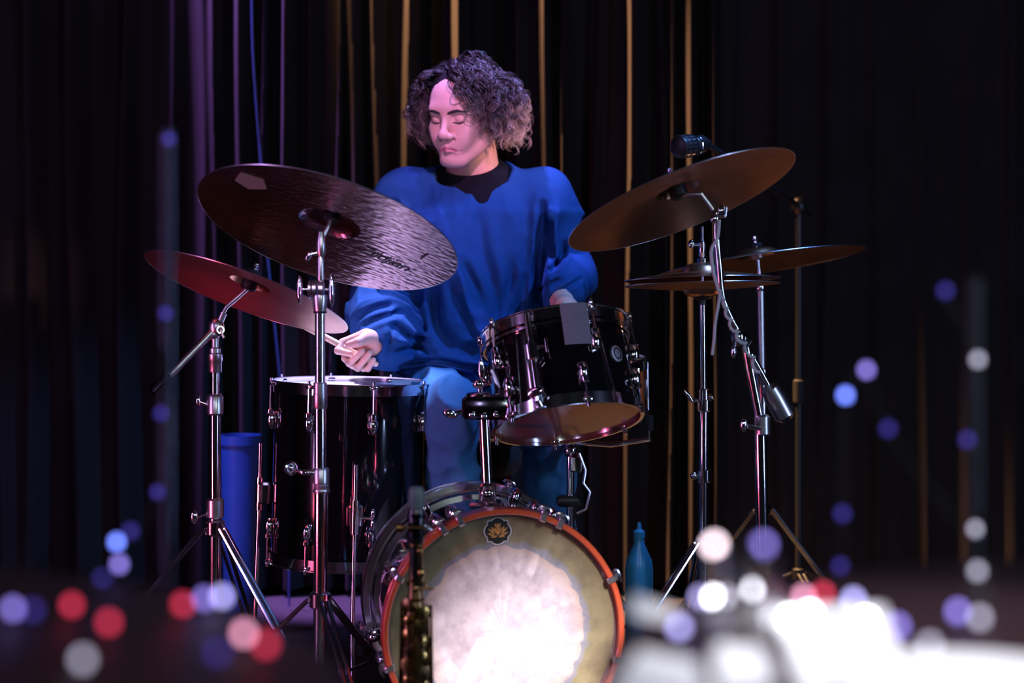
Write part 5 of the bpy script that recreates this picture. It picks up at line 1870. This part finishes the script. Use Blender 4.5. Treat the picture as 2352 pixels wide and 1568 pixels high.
    f.d[ii[:, 0], ii[:, 1], ii[:, 2]] += (0.010 - dis).astype(np.float32)
    V, Fq = f.nets()
    V = smooth_verts(V, Fq, 2, 0.5)
    sw = part('sweatshirt', np_mesh('sweatshirt', V, Fq, ['sweater'], inv), None, t, label='loose blue sweatshirt')
    m = MB()
    nk, nd = P(1084, 402, 4.732), (P(1088, 360, 4.72) - P(1094, 420, 4.75)).normalized()
    m.ring([(0.062, -0.030), (0.092, -0.050), (0.119, -0.046), (0.126, -0.028), (0.104, -0.006), (0.088, 0.012), (0.076, 0.024), (0.067, 0.027), (0.062, 0.020)], nk, nd, 56)  # collar made wide and black to stand in for the head's shadow too
    part('collar', m, 'collar_shade_knit', sw, label='dark ribbed collar, broadened to paint in the head shadow')

    # ---- jeans
    f = Field((-0.34, 4.22, 0.04), (0.50, 5.02, 0.80), 0.0055)
    hipR, hipL = P(985, 905, 4.82), P(1120, 905, 4.84)
    kneR, kneL = P(1040, 930, 4.36), P(1262, 930, 4.50)
    ankR, ankL = Vector((P(1045, 900, 4.40).x, 4.50, 0.11)), Vector((P(1270, 900, 4.80).x, 4.86, 0.12))
    f.cap(hipR, hipL, 0.105, None, 0.03)
    f.cap(hipR, kneR, 0.088, 0.060, 0.03)
    f.cap(kneR, ankR, 0.058, 0.052, 0.02)
    f.cap(hipL, kneL, 0.088, 0.060, 0.03)
    f.cap(kneL, ankL, 0.058, 0.052, 0.02)
    msk = np.abs(f.d) < 0.03
    ii = np.argwhere(msk)
    xs, ys, zs = (f.ax[a][ii[:, a]].astype(float) for a in range(3))
    dis = ridge(noise3(xs * 14 + zs * 10, ys * 9, zs * 15 - xs * 12)) * 0.014
    f.d[ii[:, 0], ii[:, 1], ii[:, 2]] += (0.004 - dis).astype(np.float32)
    V, Fq = f.nets()
    V = smooth_verts(V, Fq, 2, 0.5)
    part('jeans', np_mesh('jeans', V, Fq, ['jeans'], inv), None, t, label='light blue jeans')
    for an, dr in ((ankR, Vector((-0.02, -1, 0))), (ankL, Vector((0.1, -1, 0)))):
        f = Field((an.x - 0.12, an.y - 0.26, 0.0), (an.x + 0.12, an.y + 0.12, 0.2), 0.005)
        d = dr.normalized()
        f.cap(Vector((an.x, an.y + 0.03, 0.045)), Vector((an.x, an.y, 0.045)) + d * 0.14, 0.040, 0.036, 0.02)
        f.cap(Vector((an.x, an.y + 0.01, 0.05)), an + Vector((0, 0, 0.02)), 0.042, 0.040, 0.02)
        f.op(lambda x, y, z: z - 0.008 + 0 * x + 0 * y, (an.x - 0.12, an.y - 0.26, 0), (an.x + 0.12, an.y + 0.12, 0.02), 0, True)
        V, Fq = f.nets()
        part('shoe', np_mesh('shoe', V, Fq, ['shoe'], inv), None, t)


build_person()


def stick(name_label, a, b):
    d = (b - a).normalized()
    L = 0.405
    t = thing('drumstick', name_label, 'drumstick', a)
    m = MB(); m.lathe([(0.004, 0), (0.0070, 0.004), (0.0073, 0.02), (0.0073, L * 0.66), (0.0060, L * 0.82), (0.0036, L * 0.955)], a, d, 16); part('shaft', m, 'stick_wood', t)
    m = MB(); m.ball(a + d * (L * 0.975), (0.0050, 0.0050, 0.010), frame(d)); part('tip', m, 'stick_wood', t)


stick('pale wooden drumstick in the hand above the floor tom', P(868, 838, 4.415), P(745, 773, 4.42))
stick('pale wooden drumstick in the hand behind the small tom', Vector((0.127, 4.50, 0.888)), Vector((0.10, 4.10, 0.860)))


def throne():
    c = Vector((P(1050, 900, 4.87).x, 4.90, 0))
    t = thing('drum_throne', 'round black padded stool under the seated drummer', 'stool', c)
    z = 0.515
    m = MB(); m.lathe([(0.10, z - 0.08), (0.150, z - 0.075), (0.165, z - 0.05), (0.165, z - 0.02), (0.150, z), (0.05, z + 0.004)], (c.x, c.y, 0), (0, 0, 1), 36); part('seat', m, 'black_rubber', t)
    m = MB(); m.tube((c.x, c.y, 0.04), (c.x, c.y, z - 0.07), 0.016); part('post', m, 'chrome', t)
    tripod(t, c, 0.30, 0.27, 90, tube_r=0.016)


throne()

# ================================================================ out-of-focus foreground: the listeners' tables
TZ = 0.70


def on_table(px, py, z=TZ):
    D = (CAMH - z) * F / (py - HOR)
    return P(px, py, D)


def round_table(label, cx, cy, R, mt='table_wood'):
    t = thing('round_table', label, 'table', (cx, cy, 0))
    m = MB(); m.lathe([(R - 0.006, 0), (R, 0.004), (R, 0.018), (R - 0.006, 0.022)], (cx, cy, TZ - 0.022), (0, 0, 1), 64); part('table_top', m, mt, t)
    m = MB(); m.tube((cx, cy, 0.02), (cx, cy, TZ - 0.022), 0.025, seg=20); part('column', m, 'black_plastic', t)
    m = MB(); m.lathe([(0.20, 0), (0.20, 0.008), (0.05, 0.025), (0.026, 0.03)], (cx, cy, 0), (0, 0, 1), 40); part('foot_plate', m, 'black_plastic', t)
    return t


round_table('dark round table at the lower left edge, nearest the listener', -0.70, 1.16, 0.60)
round_table('dark round table at the lower right edge under white papers', 0.58, 1.26, 0.52)


def sheet(label, quad, k=0):
    vs = [on_table(*q, TZ + 0.0015 + 0.0012 * k) for q in quad]
    c = sum(vs, Vector()) / 4
    t = thing('paper_sheet', label, 'paper', c, group='white papers on the near table')
    n = 6
    V, Fc = [], []
    for zz in (0.0, -0.0006):
        for j in range(n + 1):
            for i in range(n + 1):
                u, v = i / n, j / n
                p = (vs[0] * (1 - u) + vs[1] * u) * (1 - v) + (vs[3] * (1 - u) + vs[2] * u) * v
                curl = 0.006 * (u * u * v) + 0.003 * (1 - u) * (1 - v) ** 2
                V.append(p + Vector((0, 0, zz + curl)))
    N = (n + 1) * (n + 1)
    for j in range(n):
        for i in range(n):
            a = j * (n + 1) + i
            Fc.append((a, a + 1, a + n + 2, a + n + 1)); Fc.append((N + a, N + a + n + 1, N + a + n + 2, N + a + 1))
    part('page', MB().add(V, Fc), 'paper', t)


sheet('small white card on the near table, closest to the bass drum', [(1455, 1372), (1560, 1402), (1540, 1445), (1452, 1412)])
sheet('large bright white sheet in the middle of the near table', [(1775, 1405), (2030, 1392), (2075, 1590), (1850, 1600)], 1)
sheet('white sheet at the lower edge of the picture beside the bass drum', [(1470, 1498), (1600, 1520), (1640, 1640), (1390, 1600)])
sheet('white sheet between two others at the lower edge of the picture', [(1640, 1492), (1745, 1485), (1790, 1590), (1650, 1600)], 2)

c = on_table(2230, 1640)
t = thing('dinner_plate', 'white round plate at the lower right corner of the picture', 'plate', (c.x, c.y, TZ))
m = MB(); m.lathe([(0.002, 0.006), (0.055, 0.006), (0.085, 0.016), (0.088, 0.018), (0.086, 0.013), (0.050, 0.0), (0.002, 0.0)], (c.x, c.y, TZ + 0.0005), (0, 0, 1), 56, caps=False); part('dish', m, 'china', t)

WHITE, BLUE, VIOLET, RED, PINK = (0.92, 0.92, 1.0), (0.16, 0.24, 1.0), (0.34, 0.26, 0.95), (1.0, 0.05, 0.12), (1.0, 0.40, 0.62)
for nm, c_, st in (('glint_rose', (1.0, 0.78, 0.86), 9), ('glint_white', WHITE, 20), ('glint_pale', (0.50, 0.46, 1.0), 4.5), ('glint_blue', BLUE, 6), ('glint_violet', VIOLET, 3), ('glint_dim', (0.10, 0.07, 0.60), 0.8), ('glint_red', RED, 2.2), ('glint_pink', PINK, 4), ('glint_grey', (0.62, 0.60, 0.78), 2.0)):
    mat(nm, c_, 0, 0.4, emis=c_, estr=st)  # glowing colours stand in for blurred glints on chrome hardware


def glint_string(label, glints, r=0.0038):  # made-up lights, one for each blurred glint
    """glints: (world point, material); an added cord runs from glint to glint"""
    t = thing('glint_string', label, 'lights', glints[0][0])
    glint_cord = spline([p + Vector((0, 0, -0.004)) for p, _ in glints], 6)
    part('glint_cord', MB().path(glint_cord, 0.0012, 6), 'black_rubber', t)
    for p, mt in glints:
        m = MB(); m.ball(p, (r, r, r * 1.25), None, 12, 8)
        b = part('glint_bulb', m, mt, t)
        m = MB(); m.tube(p + Vector((0, 0, -r * 1.9)), p + Vector((0, 0, -r * 0.9)), r * 0.7, seg=10)
        part('socket', m, 'black_plastic', b)


TB = TZ + 0.009


def tumbler(label, px, D):
    c = P(px, 1400, D)
    t = thing('drinking_glass', label, 'glass', (c.x, c.y, TZ))
    H = 0.062
    m = MB(); m.lathe([(0.001, 0.0), (0.019, 0.0), (0.023, H), (0.0215, H), (0.0178, 0.006), (0.001, 0.006)], (c.x, c.y, TZ + 0.0005), (0, 0, 1), 36, caps=False); part('tumbler', m, 'glass', t)
    return c, TZ + H


gc, gz = tumbler('short clear glass on the lower right table, draped with added glint lights', 1712, 1.36)
T_ = lambda px, py: on_table(px, py, TB)
glint_string('added string of small coloured glint lights lying on the lower left table',
              [(T_(30, 1398), 'glint_violet'), (T_(75, 1402), 'glint_dim'), (T_(165, 1390), 'glint_red'), (T_(190, 1515), 'glint_grey'), (T_(250, 1430), 'glint_red'), (T_(420, 1388), 'glint_red'), (T_(470, 1375), 'glint_violet'), (T_(510, 1370), 'glint_pale'), (T_(560, 1455), 'glint_pink'), (T_(500, 1500), 'glint_dim'), (T_(610, 1480), 'glint_red')])
glint_string('added string of bright glint lights lying among the papers on the lower right table',
              [(T_(1560, 1440), 'glint_pale'), (T_(1610, 1372), 'glint_pale'), (Vector((gc.x - 0.022, gc.y, gz + 0.009)), 'glint_rose'), (Vector((gc.x + 0.010, gc.y - 0.02, gz + 0.012)), 'glint_violet'),  (T_(1640, 1372), 'glint_white'), (T_(1735, 1355), 'glint_white'), (T_(1845, 1372), 'glint_pink'), (T_(1890, 1365), 'glint_red'), (T_(1960, 1378), 'glint_pale'),
               (T_(1990, 1425), 'glint_white'), (T_(1815, 1420), 'glint_white'), (T_(1860, 1410), 'glint_white'), (T_(2060, 1440), 'glint_violet'), (T_(2135, 1485), 'glint_grey'), (T_(2200, 1405), 'glint_violet'), (T_(2250, 1420), 'glint_grey'), (T_(2245, 1312), 'glint_grey')])


def mic_stand_fg(label, px, D, top_py, chrome=True):
    X = P(px, 900, D)
    fl = Vector((X.x, X.y, 0))
    t = thing('microphone_stand', label, 'stand', fl)
    zt = P(px, top_py, D).z
    mt = 'black_chrome' if chrome else 'black_plastic'
    m = MB(); m.tube(fl + Vector((0, 0, 0.02)), (fl.x, fl.y, zt), 0.006, seg=14); part('pole', m, mt, t)
    m = MB(); m.lathe([(0.008, 0), (0.011, 0.003), (0.011, 0.05), (0.008, 0.053)], (fl.x, fl.y, 0.55), (0, 0, 1), 16); part('grip', m, 'black_rubber', t)
    m = MB(); m.lathe([(0.12, 0), (0.12, 0.012), (0.02, 0.028), (0.01, 0.03)], fl, (0, 0, 1), 32); part('base', m, 'black_plastic', t)
    return t


mic_stand_fg('slim chrome stand at the left edge, out of focus before the curtain', 386, 2.05, 300)
mic_stand_fg('slim black stand at the right edge wound with small added glint lights', 2238, 1.83, 640, False)
B = lambda px, py, D: P(px, py, D)
glint_string('added string of blue and violet glint lights trailing down the left stand',
              [(B(388, 320, 2.03), 'glint_dim'), (B(380, 720, 2.03), 'glint_dim'), (B(370, 950, 2.0), 'glint_dim'), (B(362, 1130, 1.98), 'glint_dim'), (B(300, 1220, 1.85), 'glint_dim'), (B(268, 1245, 1.8), 'glint_blue'), (B(274, 1296, 1.75), 'glint_violet'), (B(235, 1330, 1.7), 'glint_dim')])
glint_string('added string of dim violet glint lights wound around the right stand',
              [(B(2172, 668, 1.80), 'glint_dim'), (B(2246, 826, 1.80), 'glint_grey'), (B(2222, 1010, 1.80), 'glint_dim'), (B(2240, 1215, 1.80), 'glint_grey'), (B(2040, 985, 1.80), 'glint_dim'), (B(1990, 850, 1.80), 'glint_violet'), (B(1942, 908, 1.80), 'glint_blue'), (B(1935, 1180, 1.80), 'glint_dim'), (B(1930, 1300, 1.80), 'glint_dim')])
